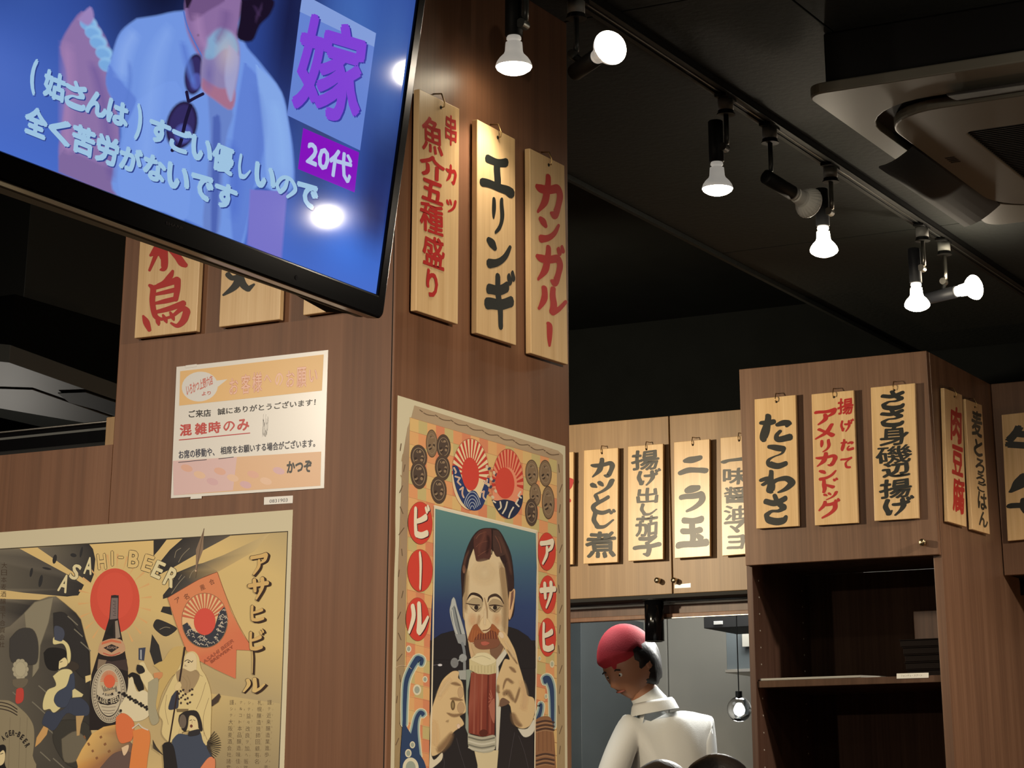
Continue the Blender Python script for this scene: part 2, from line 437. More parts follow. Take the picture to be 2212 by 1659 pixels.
KANA = {
 'カ': [[(6,34,7),(22,38,14),(50,33,13),(80,27,15),(90,38,15),(85,62,15),(75,86,17),(58,84,5)], [(47,3,13),(48,26,15),(37,60,14),(10,93,6)]],
 'ン': [[(12,18,12),(27,26,19),(38,36,13)], [(16,86,20),(42,76,15),(72,54,12),(94,24,7)]],
 'ル': [[(26,14,14),(30,44,14),(8,88,7)], [(56,6,13),(58,50,15),(55,84,17),(76,70,12),(99,42,7)]],
 '|': [[(46,5,14),(54,30,18),(52,70,14),(48,96,12)]],
 'エ': [[(20,16,16),(50,17,14),(80,14,17)], [(53,18,15),(52,50,14),(51,80,15)], [(3,80,16),(40,79,15),(80,84,16),(97,92,20)]],
 'リ': [[(24,14,15),(27,35,17),(22,60,8)], [(70,8,15),(74,45,16),(62,75,13),(34,98,6)]],
 'ギ0': [[(12,36,14),(45,32,13),(80,22,15)], [(6,64,16),(45,58,14),(94,50,15)], [(44,6,13),(50,50,14),(58,97,12)]],
 'ツ': [[(8,30,13),(18,42,18),(27,50,9)], [(38,18,13),(47,30,16),(53,40,9)], [(92,12,17),(74,52,14),(22,96,8)]],
 'と': [[(24,6,15),(36,28,13),(40,40,10)], [(86,16,15),(44,38,13),(15,62,15),(22,84,16),(58,92,15),(92,86,14)]],
 'し': [[(20,6,15),(17,50,15),(30,86,17),(62,82,13),(96,52,7)]],
 'ニ': [[(24,30,14),(44,22,22),(76,12,17)], [(5,88,15),(40,70,18),(70,70,17),(96,76,18)]],
 'ラ': [[(26,20,15),(48,10,21),(74,6,15)], [(6,46,14),(46,38,15),(86,32,18),(82,62,17),(28,98,7)]],
 '玉': [[(22,14,15),(50,12,14),(80,8,17)], [(20,50,14),(50,46,13),(76,42,15)], [(50,12,14),(52,50,14),(50,90,14)], [(4,96,16),(50,88,15),(97,86,18)], [(66,60,11),(78,72,14)]],
 'た': [[(6,30,9),(28,30,14),(48,22,13)], [(28,3,13),(27,40,16),(14,80,18),(16,94,12)], [(58,34,9),(76,28,15),(94,30,14),(86,42,7)], [(66,56,8),(54,72,10),(62,86,15),(98,82,18)]],
 'こ': [[(16,12,12),(48,12,19),(82,18,17),(76,36,7),(44,50,4),(16,70,9),(20,86,20),(56,92,19),(92,84,16)]],
 'わ': [[(32,0,10),(34,50,15),(30,88,20),(34,98,12)], [(2,44,12),(24,36,14),(36,40,10),(6,66,9)], [(30,66,9),(52,40,11),(82,34,18),(98,56,18),(84,80,15),(58,96,6)]],
 'さ': [[(8,26,14),(42,30,16),(90,14,15)], [(44,2,13),(58,24,14),(82,46,17),(62,56,9),(34,60,7),(10,78,13),(26,94,19),(78,94,18),(92,82,12)]],
 'ア': [[(4,20,14),(50,16,14),(92,10,18),(84,32,14),(60,46,7)], [(50,34,13),(48,62,14),(18,97,8)]],
 'メ': [[(80,4,15),(58,50,14),(6,96,8)], [(22,32,13),(56,54,14),(86,80,17)]],
 'ド0': [[(28,4,14),(33,50,17),(30,97,13)], [(34,36,10),(56,46,15),(80,62,17)]],
 'ク': [[(34,6,13),(28,30,13),(8,54,7)], [(32,22,13),(60,20,13),(86,16,16),(78,54,15),(22,97,8)]],
 'け': [[(12,10,13),(8,45,14),(17,90,15),(28,68,4)], [(36,36,12),(60,33,13),(88,26,14)], [(66,6,13),(70,45,14),(42,96,7)]],
 'て': [[(8,22,13),(50,16,14),(94,8,14),(60,34,8),(46,58,13),(54,84,15),(84,92,14)]],
 '子': [[(22,14,14),(50,13,14),(82,6,15),(54,34,8)], [(52,32,12),(57,60,14),(54,90,15),(36,86,6)], [(3,58,14),(50,51,14),(97,46,16)]],
 '一': [[(5,62,18),(25,52,14),(60,44,16),(97,44,22)]],
 'マ': [[(6,24,15),(50,18,14),(92,14,17),(70,44,13),(50,64,8)], [(34,48,11),(50,66,15),(64,84,15)]],
 'ヨ': [[(12,16,13),(50,12,13),(86,10,15),(84,50,14),(80,95,14)], [(18,52,12),(82,48,12)], [(8,92,14),(82,88,14)]],
 'ハ': [[(34,14,18),(28,46,22),(4,92,7)], [(64,12,16),(80,60,18),(98,88,14)]],
 'サ': [[(4,36,15),(50,32,15),(96,28,16)], [(30,10,14),(32,34,15),(34,62,12)], [(70,6,15),(70,45,14),(40,97,7)]],
 'ヒ': [[(20,6,14),(18,50,14),(22,84,16),(56,88,15),(94,80,15)], [(20,46,11),(54,40,13),(86,30,16)]],
 'の': [[(54,14,11),(46,56,13),(26,82,13),(10,56,12),(34,20,11),(70,18,12),(92,50,13),(60,90,9)]],
}
for a, b in (('ガ', 'カ'), ('ギ', 'ギ0'), ('じ', 'し'), ('ド', 'ド0'), ('グ', 'ク'), ('げ', 'け'), ('ビ', 'ヒ')):
    KANA[a] = KANA[b] + DK
# ================================================================== structure
CZ = 2.55                                   # ceiling height
c0 = CAM + ray(843.5, 1150) * 3.5           # near corner of the wooden pillar
X0, Y0 = c0.x, c0.y
PF = PY(Y0)                                 # pillar face towards the room (and low wall)
PR = PX(X0)                                 # pillar side face
XL = PF.hit(252, 820).x                     # left end of the pillar
Y1 = PR.hit(1230, 870).y                    # back end of its side face
ZLOW = PF.hit(120, 972).z
struct('floor', (-7, -1.5, -0.05), (3, 10, 0), M['floor'])
struct('wall_pillar', (XL, Y0, 0), (X0, Y1, 2.75), M['walnut'], 0.002)
struct('wall_left', (-7, Y0 + 0.0003, 0), (XL, Y0 + 0.09, ZLOW), M['walnut'])
# pillar edge strip: a thin dark joint down the corner
box('edge_strip', (X0 - 0.0045, Y0 - 0.0004, 0), (X0 - 0.003, Y0 + 0.004, 2.54), M['black'], None, 0, loc=(0, 0, 0))
bpy.data.objects['edge_strip'].name = 'trim_1'; tag(bpy.data.objects['trim_1'], kind='structure')
struct('wall_back', (-7, 9.4, 0), (3, 9.5, 2.75), M['steel'])
struct('wall_right', (2.6, -1.5, 0), (2.7, 9.5, 2.75), M['walnut_dark'])
struct('wall_far_left', (-6.9, Y0 + 0.2, 0), (-6.8, 9.4, 2.75), M['ceil_dark'])
# ceiling: painted boards hung below a darker slab, beam step on the left
ceil = struct('ceiling', (-7, -1.5, 2.75), (3, 9.5, 2.8), M['ceil_dark'])
xs = [-2.37, -1.46, -0.55, 0.36, 1.27, 2.58]
ys = [-1.4, -0.02, 1.80, 3.62, 5.44, 6.95]
for i in range(5):
    for j in range(5):
        a = (xs[i] + 0.002, ys[j] + 0.002, CZ); b = (xs[i+1] - 0.002, ys[j+1] - 0.002, CZ + 0.012)
        if i == 0 and j == 2: b = (b[0], b[1], b[2])
        box('ceiling_board', a, b, M['ceil'], ceil, 0.001)
box('ceiling_fascia', (-2.385, 3.7, CZ - 0.01), (-2.372, 6.94, 2.75), M['ceil'], ceil, 0.001)
box('ceiling_batten', (-2.36, -1.4, CZ + 0.013), (2.56, 6.94, 2.7499), M['black'], ceil, 0)
# far left room: ceiling duct, beam and a second ceiling unit seen dimly
def pxbox(name, plane_pts, d, m, parent, bw=0.001, **k):
    v, f = prism_vf(plane_pts, d); o = obj(name, v, f, m, parent, **k)
    if bw: bevel(o, bw)
    return o
M['duct'] = mat('dim_grey_paint', (78, 80, 78), 0.5)
M['duct2'] = mat('dim_grey_beam', (60, 62, 60), 0.35)
t = thing('ceiling_duct', 'dark grey boxed duct running under the ceiling beyond the low wooden wall', 'duct', (-4.7, 6, 2.2))
pz = PZ(2.30)
def strip_on(pl, pts): return [pl.hit(*p) for p in pts]
# duct box along the room depth
q = strip_on(pz, [(-120, 668), (320, 780)])
xd = q[0].x
box('duct_body', (xd - 0.9, 4.4, 2.30), (xd, 9.3, 2.74), M['duct2'], t)
box('duct_flange', (xd, 4.4, 2.29), (xd + 0.03, 9.3, 2.32), M['metal'], t)
t = thing('ceiling_air_conditioner', 'dim grey ceiling cassette unit in the dark room beyond the low wall', 'air conditioner', (-4.8, 6.3, 2.1))
zz = 2.10
pz = PZ(zz)
pts = [pz.hit(*p) for p in ((-60, 775), (20, 783), (262, 868), (262, 905), (105, 870), (-60, 832))]
pxbox('panel', pts, (0, 0, 0.04), M['duct'], t)
pz2 = PZ(zz - 0.004)
pts = [pz2.hit(*p) for p in ((-60, 838), (70, 842), (250, 905), (250, 925), (-60, 872))]
pxbox('lower_panel', pts, (0, 0, 0.003), M['duct'], t)
pxbox('air_slot', [pz2.hit(*p) for p in ((125, 848), (185, 846), (250, 868), (250, 895), (150, 868))], (0, 0, -0.002), M['black'], t, 0)
box('body', (min(p.x for p in pts), min(p.y for p in pts), zz + 0.041), (max(p.x for p in pts), max(p.y for p in pts), 2.31), M['ceil_dark'], t)
# glazed rail standing on the low wall
t = thing('partition_rail', 'black rail with polished top edge standing on the low wooden wall', 'rail', (-4, Y0 + 0.045, ZLOW))
rp = PY(Y0 + 0.03)
zr = rp.hit(120, 925).z
xr_ = rp.hit(236, 930).x
box('rail_bar', (-6.5, Y0 + 0.03, ZLOW + 0.012), (xr_, Y0 + 0.06, zr), M['gloss'], t)
box('rail_cap', (-6.5, Y0 + 0.027, zr), (xr_, Y0 + 0.063, zr + 0.004), M['metal'], t)
box('rail_groove', (-6.5, Y0 + 0.0285, ZLOW + 0.032), (xr_, Y0 + 0.03, ZLOW + 0.036), M['duct'], t, 0)
box('base_bead', (-6.5, Y0 + 0.025, ZLOW), (xr_, Y0 + 0.065, ZLOW + 0.012), M['black'], t)
z2 = rp.hit(240, 903).z
box('end_post', (xr_, Y0 + 0.02, ZLOW), (XL - 0.0005, Y0 + 0.07, z2), M['board_edge'], t)
# ================================================================== cupboards
YB = 6.572                                   # front plane of the wall cupboards
YR = 6.016                                   # front plane of the tall unit
PB, PRt = PY(YB), PY(YR)
zt = PB.hit(1430, 900).z; zb = PB.hit(1430, 1284).z
xseam = PB.hit(1449, 1090).x
xs0 = xseam - 0.60; xs1 = xseam + 0.48
def knob(parent, x, y, z, d=V((0, -1, 0)), r=0.0085, l=0.028, m=None):
    v, f = lathe_vf((x, y, z), d, [(0, r * .6), (l * .3, r * .6), (l * .35, r), (l * .92, r), (l, r * .85)], 16)
    return obj('knob', v, f, m or M['knob'], parent, True)
for i, (a, b, lab, kx) in enumerate(((xs0, xseam, 'wooden wall cupboard over the pass, beside the pillar, pair of small knobs side left', xseam - 0.045),
                                 (xseam, xs1, 'wooden wall cupboard over the pass, nearest the tall open shelf unit', xseam + 0.018))):
    t = thing('wall_cupboard', lab.replace(', pair of small knobs side left', ''), 'cupboard', ((a + b) / 2, YB, zb), 'cupboards above the kitchen pass')
    box('carcass', (a + 0.001, YB + 0.02, zb + 0.004), (b - 0.001, 6.95, zt - 0.002), M['black'], t)
    d = box('door', (a + 0.0022, YB, zb), (b - 0.0022, YB + 0.018, zt), M['cab'], t)
    kk = PB.hit(1426 if i == 0 else 1462, 1255)
    knob(d, kk.x, YB + 0.0005, kk.z)
box('plinth_rail', (xs0, YB + 0.003, zb - 0.012), (xs1, 6.90, zb + 0.003), M['black'], None)
o = bpy.data.objects['plinth_rail']; o.name = 'trim_2'; tag(o, kind='structure')
struct('wall_bulkhead', (-6.8, 6.96, 1.90), (2.58, 7.05, 2.75), M['ceil_dark'])
# sticker on the right door
def sheet(name, label, cat, plane, z, quad, m, th=0.0006, parent=None, group=None, off=0.0002):
    pts = [plane.hit(*z(*q), off) for q in quad]
    c = sum(pts, V((0, 0, 0))) / 4
    t = thing(name, label, cat, c, group) if parent is None else None
    v, f = prism_vf(pts, plane.n * th)
    o = obj('sheet', v, f, m, t or parent)
    return t
Zb = Zm(1230, 920, 4.254)
t = sheet('paper_label', 'small pale sticker under the knob on the cupboard door', 'label', PB, Zb, [(968, 1460), (1115, 1445), (1115, 1485), (968, 1493)], M['film'])
# header rail and opening of the pass
ph = PY(6.66)
def zx(pl, px, py): p = pl.hit(px, py); return p.x, p.z
za = ph.hit(1420, 1300).z; zc = ph.hit(1420, 1309).z; zd = ph.hit(1420, 1336).z
t = thing('pass_header', 'brown wooden header with polished strip above the kitchen pass', 'beam', (-3.4, 6.66, zd))
box('polished_strip', (-4.6, 6.655, zc), (-2.60, 6.68, zc + 0.009), M['metal'], t)
box('header_board', (-4.6, 6.66, zd), (-2.60, 6.69, zc), M['walnut_dark'], t)
box('lower_lip', (-4.6, 6.63, zd - 0.003), (-2.60, 6.661, zd + 0.010), M['walnut'], t)
box('lip_strip', (-3.15, 6.627, zd - 0.006), (-2.60, 6.63, zd - 0.001), M['metal'], t)
# cylinder spot under the cupboard
p = PY(6.58).hit(1410, 1340)
t = thing('cylinder_spotlight', 'black cylinder spotlight under the cupboard over the pass', 'spotlight', p)
zt2 = zb - 0.012
v, f = lathe_vf((p.x, 6.592, zt2), (0, 0, -1), [(0, .030), (.125, .030), (.126, .026), (.118, .024)], 28)
obj('body', v, f, M['gloss'], t, True)
v, f = lathe_vf((p.x, 6.592, zt2), (0, 0, -1), [(0, .036), (.004, .036)], 28)
obj('mount_ring', v, f, M['black'], t, False)
# ---- tall unit with door above an open niche
xl = PRt.hit(1603, 1000).x; xr = PRt.hit(2022, 1100).x
ztl = PRt.hit(1805, 777).z; zdb = PRt.hit(1815, 1210).z
t = thing('tall_shelf_unit', 'tall walnut unit with a signboarded door over an open niche', 'cabinet', ((xl + xr) / 2, YR, 0))
d = box('door', (xl, YR, zdb), (xr, YR + 0.02, ztl), M['cab_side'], t)
kk = PRt.hit(1997, 1173); knob(d, kk.x, YR + 0.0005, kk.z, r=0.0095, l=0.022)
pin = PY(YR + 0.022)
xa = pin.hit(1613, 1240).x; xa2 = pin.hit(1626, 1240).x
xb2 = pin.hit(2022, 1300).x; xb = xr + 0.002
dep = 0.43
box('side_panel', (xa, YR + 0.021, 0), (xa2, YR + 0.9, ztl - 0.001), M['walnut_dark'], t)
box('side_panel', (xb2, YR + 0.021, 0), (xb, YR + 0.9, ztl - 0.001), M['cab_side'], t)
box('top_panel', (xa2, YR + 0.021, ztl - 0.02), (xb2, YR + 0.9, ztl - 0.001), M['walnut_dark'], t)
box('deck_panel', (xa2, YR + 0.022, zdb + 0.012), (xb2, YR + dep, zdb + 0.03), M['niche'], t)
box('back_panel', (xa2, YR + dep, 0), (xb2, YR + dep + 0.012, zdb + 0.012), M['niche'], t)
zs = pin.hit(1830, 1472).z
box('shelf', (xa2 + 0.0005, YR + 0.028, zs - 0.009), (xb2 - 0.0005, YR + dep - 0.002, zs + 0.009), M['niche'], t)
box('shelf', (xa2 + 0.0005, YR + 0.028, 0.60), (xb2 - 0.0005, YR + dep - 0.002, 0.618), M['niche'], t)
SH = zs + 0.009
v, f = [], []
pl_l = PX(xa2)
for ya in (YR + 0.06, YR + dep - 0.05):
    zpin = zs + 0.28
    while zpin > 0.9:
        if abs(zpin - zs) > 0.02:
            a, b = lathe_vf((xa2, ya, zpin), (1, 0, 0), [(0, 0.0022), (0.0012, 0.0022)], 8)
            v, f = merge((v, f), (a, b))
        zpin -= 0.045
o = obj('shelf_pin_cap', v, f, M['dowel'], t); tag(o, kind='stuff')
# things on the shelf
psh = PZ(SH + 0.0)
a0 = PZ(SH + 0.006).hit(1632, 1454); a1 = PZ(SH + 0.006).hit(1872, 1450)
t = thing('grey_tray_sheet', 'thin pale grey sheet lying on the shelf of the niche', 'sheet', ((xa2 + a1.x) / 2, YR + 0.15, SH))
pts = [(xa2 + 0.006, YR + 0.032), (xa2 + 0.30, YR + 0.030), (xa2 + 0.345, YR + 0.10), (xa2 + 0.33, YR + 0.30), (xa2 + 0.006, YR + 0.30)]
v, f = prism_vf([(x, y, SH + 0.0006) for x, y in pts], (0, 0, 0.006)); bevel(obj('sheet', v, f, M['label'], t), 0.001)
pe = PY(YR + 0.0275)
sheet('paper_label', 'white printed label on the edge of the niche shelf', 'label', pe, ID, [(1937, 1455), (2006, 1453), (2006, 1464), (1937, 1466)], M['white'])
ql = Print(PY(YR + 0.0268), ID)
ql.text('フォンデュ・スプーン', [(1946, 1457.5), (1992, 1456.2), (1992, 1460.8), (1946, 1462)], (110, 108, 100))
lt = [o for o in bpy.data.objects if o.name.startswith('paper_label')][-1]
ql.build('printed_text', M['print'], lt)
def tray(x, y, z, i, rot, n):
    labs = ['bottommost black lacquer tray of the stack in the niche', 'second black tray from the bottom of the niche stack', 'middle black tray of the stack in the niche',
            'second black tray from the top of the niche stack', 'topmost black lacquer tray of the stack in the niche']
    t = thing('lacquer_tray', labs[i], 'tray', (x, y, z), 'lacquer trays stacked in the niche')
    w, dd, h = 0.068, 0.10, 0.019
    c, s = math.cos(rot), math.sin(rot)
    def R(v): return [(x + a * c - b * s, y + a * s + b * c, z + q) for a, b, q in v]
    v, f = box_vf((-w, -dd, 0), (w, dd, 0.004)); bevel(obj('tray_base', R(v), f, M['tray'], t), 0.001)
    parts = [((-w - .004, -dd - .004, .003), (w + .004, -dd, h)), ((-w - .004, dd, .003), (w + .004, dd + .004, h)), ((-w - .004, -dd, .003), (-w, dd, h)), ((w, -dd, .003), (w + .004, dd, h))]
    v, f = merge(*[box_vf(*q) for q in parts]); bevel(obj('tray_rim', R(v), f, M['tray'], t), 0.001)
    v, f = merge(*[box_vf(*q) for q in (((-w - .007, -dd - .007, h), (w + .007, -dd + .002, h + .003)), ((-w - .007, dd - .002, h), (w + .007, dd + .007, h + .003)),
                  ((-w - .007, -dd + .002, h), (-w + .002, dd - .002, h + .003)), ((w - .002, -dd + .002, h), (w + .007, dd - .002, h + .003)))])
    bevel(obj('tray_lip', R(v), f, M['tray'], t), 0.0008)
tx = PY(YR + 0.2).hit(1966, 1400).x + 0.078
for i in range(5):
    tray(tx + [0.012, .009, .006, .003, -0.003][i], YR + 0.22, SH + 0.0003 + i * 0.0195 + 0.0003 * i, i, [0.01, -.01, .015, 0, -.012][i], 5)
t = thing('wooden_block', 'pale brown board standing behind the tray stack in the niche', 'board', (tx, YR + 0.38, SH))
za_ = PY(YR + 0.37).hit(2000, 1319).z; xq = PY(YR + 0.37).hit(1974, 1350).x
bevel(box('board', (xq, YR + 0.37, SH + 0.0003), (xb2 - 0.003, YR + 0.395, za_), M['walnut_dark'], t), 0.001)
# ---- cupboard to the right of the tall unit
PO = PY(YB)
zo_t = PO.hit(2180, 826).z; zo_b = PO.hit(2185, 1242).z
t = thing('wall_cupboard', 'walnut wall cupboard right of the tall unit with one wide signboard', 'cupboard', (-1.7, YB, zo_b), 'cupboards above the kitchen pass')
box('carcass', (xb + 0.002, YB + 0.02, zo_b + 0.004), (-1.30, 6.95, zo_t - 0.002), M['black'], t)
box('door', (xb + 0.003, YB, zo_b), (-1.30, YB + 0.018, zo_t), M['cab_side'], t)
p = PY(6.76).hit(2212, 1256)
t = thing('cylinder_spotlight', 'black spotlight under the cupboard right of the tall unit', 'spotlight', (p.x, 6.76, zo_b))
v, f = lathe_vf((p.x + .006, 6.76, zo_b + 0.0035), (0, 0, -1), [(0, .034), (.045, .034), (.046, .030), (.036, .028)], 28)
obj('body', v, f, M['gloss'], t, True)
v, f = lathe_vf((p.x + .006, 6.76, zo_b + 0.0038), (0, 0, -1), [(0, .038), (.004, .038)], 28)
obj('mount_ring', v, f, M['black'], t)
struct('wall_right_back', (xb + 0.001, 6.86, 0), (2.58, 6.9, zo_b - 0.002), M['cab_side'])
# ================================================================== kitchen behind the pass
pk = PY(8.2)
def kbox(name, pl, x0, y0, x1, y1, dep, m, parent, **k):
    a = pl.hit(x0, y0); b = pl.hit(x1, y1)
    return box(name, (min(a.x, b.x), pl.p.y, min(a.z, b.z)), (max(a.x, b.x), pl.p.y + dep, max(a.z, b.z)), m, parent, **k)
t = thing('steel_wall_cabinet', 'dark steel wall cabinet at the back of the kitchen', 'cabinet', (-2.9, 8.6, 1.6))
pk = PY(8.5)
kbox('cabinet_body', pk, 1566, 1300, 1660, 1444, 0.4, M['steel_dark'], t)
kbox('bottom_rail', PY(8.49), 1566, 1446, 1660, 1450, 0.4, M['metal'], t, )
kbox('glass_door', PY(8.47), 1602, 1360, 1640, 1396, 0.01, M['steel'], t)
t = thing('extractor_box', 'dark extractor box with a pale plate under the kitchen ceiling', 'extractor', (-3.1, 8.0, 1.85))
kbox('body', PY(8.0), 1519, 1300, 1640, 1352, 0.3, M['black'], t)
a_ = PY(8.1).hit(1570, 1302); box('hanger', (a_.x - .02, 8.1, a_.z), (a_.x + .02, 8.14, 2.75), M['black'], t)
kbox('plate', PY(7.995), 1541, 1342, 1561, 1349, 0.004, M['label'], t)
t = thing('steel_refrigerator', 'tall grey steel refrigerator at the back of the kitchen', 'refrigerator', (-4.2, 8.7, 0))
a = PY(8.7).hit(1180, 1500); b = PY(8.7).hit(1256, 1500)
box('body', (a.x, 8.7, 0), (b.x, 9.3, 1.98), M['steel_dark'], t)
box('door', (a.x + .01, 8.68, 0.1), (b.x - .01, 8.698, 1.2), M['steel'], t)
box('handle', (b.x - .06, 8.65, 1.0), (b.x - .04, 8.678, 1.15), M['metal'], t)
# wall panels of steel behind
wb = bpy.data.objects['wall_back']
for i in range(6):
    x = -6.2 + i * 0.9
    box('steel_panel', (x, 9.385, 0.2), (x + 0.894, 9.3995, 2.7), M['steel'], wb, 0.002)
t = thing('globe_lamp', 'clear glass globe lamp glowing in the kitchen beside the tall unit', 'lamp', (0, 0, 0))
gc = PY(7.7).hit(1597, 1532); t.location = gc; ORG[t.name] = gc.copy()
v, f = lathe_vf(gc + V((0, 0, -.043)), (0, 0, 1), [(0.0, .003)] + [(.043 - .043 * math.cos(a), .043 * math.sin(a)) for a in [math.pi * k / 12 for k in range(1, 12)]] + [(.086, .006)], 24)
obj('glass_globe', v, f, M['glass'], t, True)
v, f = lathe_vf(gc + V((0, 0, -.018)), (0, 0, 1), [(0, .004), (.006, .013), (.016, .016), (.026, .012), (.034, .006)], 16)
obj('glowing_bulb', v, f, M['globe_core'], t, True)
v, f = lathe_vf(gc + V((0, 0, .03)), (0, 0, 1), [(0, .012), (.03, .012), (.031, .002), (2.75 - gc.z - .03, .002)], 12)
obj('holder', v, f, M['black'], t)
# ================================================================== lighting track
XT = -1.782
t = thing('lighting_track', 'long black lighting track on the dark ceiling carrying the spot bulbs', 'track', (XT, 4.5, CZ))
box('rail_body', (XT - .017, 1.6, CZ - .017), (XT + .017, 6.9, CZ - .0002), M['black'], t)
box('rail_lip', (XT - .019, 1.6, CZ - .020), (XT - .009, 6.9, CZ - .0171), M['black'], t, 0.0005)
box('rail_lip', (XT + .009, 1.6, CZ - .020), (XT + .019, 6.9, CZ - .0171), M['black'], t, 0.0005)
box('conductor', (XT - .002, 1.6, CZ - .0185), (XT + .002, 6.9, CZ - .0171), M['duct2'], t, 0.0003)
# ---- track spot lights
def bulb_profile(R, L=0.062):
    return [(0, .36*R), (.003, .41*R), (.006, .41*R), (.008, .33*R), (.010, .33*R), (.012, .46*R), (.028, .50*R), (.033, .56*R), (.040, .78*R), (.047, .93*R), (.053, R), (.056, R)]
def spot(label, Yc, lensz=None, d=None, neck=None, lit=True, hot=False, power=10, warm=WARM, R=0.0315, grp='spot bulbs on the ceiling track', flute=False, connector=True):
    base = V((XT, Yc, CZ - .02))
    t = thing('track_spotlight', label, 'spotlight', base, grp)
    v, f = box_vf((XT - .013, Yc - .028, CZ - .0265), (XT + .013, Yc + .028, CZ - .0202)); bevel(obj('track_adapter', v, f, M['black'], t), .001)
    v, f = lathe_vf((XT, Yc, CZ - .0266), (0, 0, -1), [(0, .016), (.024, .016)], 20)
    obj('connector_cap', v, f, M['label'], t, True)
    v, f = lathe_vf((XT, Yc, CZ - .0507), (0, 0, -1), [(0, .0165), (.006, .0165), (.0065, .019), (.009, .019)], 20)
    obj('cap_base', v, f, M['black'], t)
    kz = CZ - .128
    kp = V((XT, Yc, kz))
    v, f = merge(tube_vf([(XT, Yc, CZ - .058), (XT, Yc, CZ - .105), (XT - .001, Yc, kz + .006)], .0052, 10))
    arm = obj('swivel_arm', v, f, M['duct2'] if not hot else M['metal'], t, True)
    v, f = lathe_vf(kp + V((-.006, -.010, 0)), (0, 1, 0), [(0, .0085), (.020, .0085)], 18)
    obj('swivel_knob', v, f, M['duct2'] if not hot else M['metal'], t)
    d = V(d).normalized() if d else V((0, 0, -1))
    if neck is None: neck = V((XT - .024, Yc, lensz + .058))
    neck = V(neck)
    v, f = lathe_vf(neck - d * .088, d, [(0, .0135), (.002, .0155), (.086, .0155), (.088, .0135)], 24)
    obj('lamp_socket', v, f, M['black'] if not hot else M['tvback'], t, True)
    back = neck - d * .045
    v, f = tube_vf([kp + V((-.004, 0, 0)), back + (kp - back).normalized() * .014], .005, 8); obj('hinge', v, f, M['black'], t)
    pr = bulb_profile(R)
    if flute:
        D, u, w = frame_of(d); v = []; f = []; seg = 96
        for tt, r in pr:
            for k in range(seg):
                a = 2 * math.pi * k / seg; rr = r * (1 - (0.035 if (k % 4 < 2 and r > .6 * R) else 0))
                v.append(neck + D * tt + (u * math.cos(a) + w * math.sin(a)) * rr)
        for i in range(len(pr) - 1):
            for k in range(seg):
                a, b = i * seg + k, i * seg + (k + 1) % seg; f.append((a, b, b + seg, a + seg))
    else:
        v, f = lathe_vf(neck, d, pr, 36, cap=False)
    bb = obj('bulb_body', v, f, M['bulb_hot'] if hot else (M['bulb_white'] if lit else M['white']), t, not flute)
    v, f = lathe_vf(neck + d * .056, d, [(0, R * .985), (.004, R * .93), (.009, R * .7), (.0125, R * .4), (.014, R * .08)], 32)
    ln = obj('bulb_lens', v, f, M['lens'] if lit else M['white'], t, True)
    if lit:
        if hot: lamp('bulb_side_glow', neck + d * .074, 3.2, warm, .012)
        lamp('bulb_light', neck + d * .090, power, warm, .018, aim=d, angle=112, blend=0.8)
    return t
def Yof(px, py, z=2.345): return PZ(z).hit(px, py).y
spot('lit white reflector bulb hanging in front of the pillar, nearest left of the track', PX(XT).hit(1150, 140).y if False else Yof(1150, 140), 2.345, power=5)
Y2 = PZ(2.515).hit(1263, 10).y
n2 = PY(Y2 - .01).hit(1288, 126)
spot('lit round bulb facing the room, second on the track', Y2, d=(.80, -.60, .02), neck=(PY(Y2 - .03).hit(1288, 124)), power=8)
spot('lit white reflector bulb hanging third on the track', Yof(1597, 222, 2.512), 2.335, power=6)
Y4 = Yof(1686, 285, 2.512)
nk = PY(Y4 + .02).hit(1712, 417)
spot('unlit looking fluted white bulb turned away from the room', Y4, d=(.30, .90, -.22), neck=nk, lit=False, flute=True, R=.034)
spot('glowing bulb with bright grey socket below the middle of the track', Yof(1806, 372, 2.512), 2.332, hot=True, power=9)
spot('glowing bulb hanging near the corner of the air conditioner', Yof(1996, 502, 2.512), 2.328, hot=True, power=9)
Y7 = Yof(2048, 532, 2.512)
spot('glowing bulb turned sideways, last on the track', Y7, d=(.95, -.25, .05), neck=PY(Y7 - .01).hit(2066, 630), hot=True, power=9)
# ================================================================== ceiling air conditioner
def rrect(x0, y0, x1, y1, r, z, n=8):
    out = []
    for cx, cy, a0 in ((x1 - r, y1 - r, 0), (x0 + r, y1 - r, 90), (x0 + r, y0 + r, 180), (x1 - r, y0 + r, 270)):
        for k in range(n + 1):
            a = math.radians(a0 + 90 * k / n); out.append(V((cx + r * math.cos(a), cy + r * math.sin(a), z)))
    return out
def ringplate(outer, inner, th):
    n = len(outer); v = outer + inner + [p + V((0, 0, th)) for p in outer] + [p + V((0, 0, th)) for p in inner]; f = []
    for i in range(n):
        j = (i + 1) % n
        f += [(i, i + n, j + n, j), (i + 2*n, j + 2*n, j + 3*n, i + 3*n), (i, j, j + 2*n, i + 2*n), (i + n, i + 3*n, j + 3*n, j + n)]
    return v, f
ax0, ay0, ax1, ay1 = -1.51, 3.885, -.465, 5.01
t = thing('ceiling_air_conditioner', 'large grey ceiling cassette air conditioner lit by the last track bulbs', 'air conditioner', ((ax0 + ax1) / 2, (ay0 + ay1) / 2, 2.42))
v, f = ringplate(rrect(ax0, ay0, ax1, ay1, .035, 2.42), rrect(ax0 + .045, ay0 + .12, ax1 - .045, ay1 - .12, .17, 2.42), .022)
bevel(obj('panel_frame', v, f, M['ac'], t), .003)
box('housing', (ax0 + .03, ay0 + .03, 2.4425), (ax1 - .03, ay1 - .03, 2.5495), M['black'], t, .004)
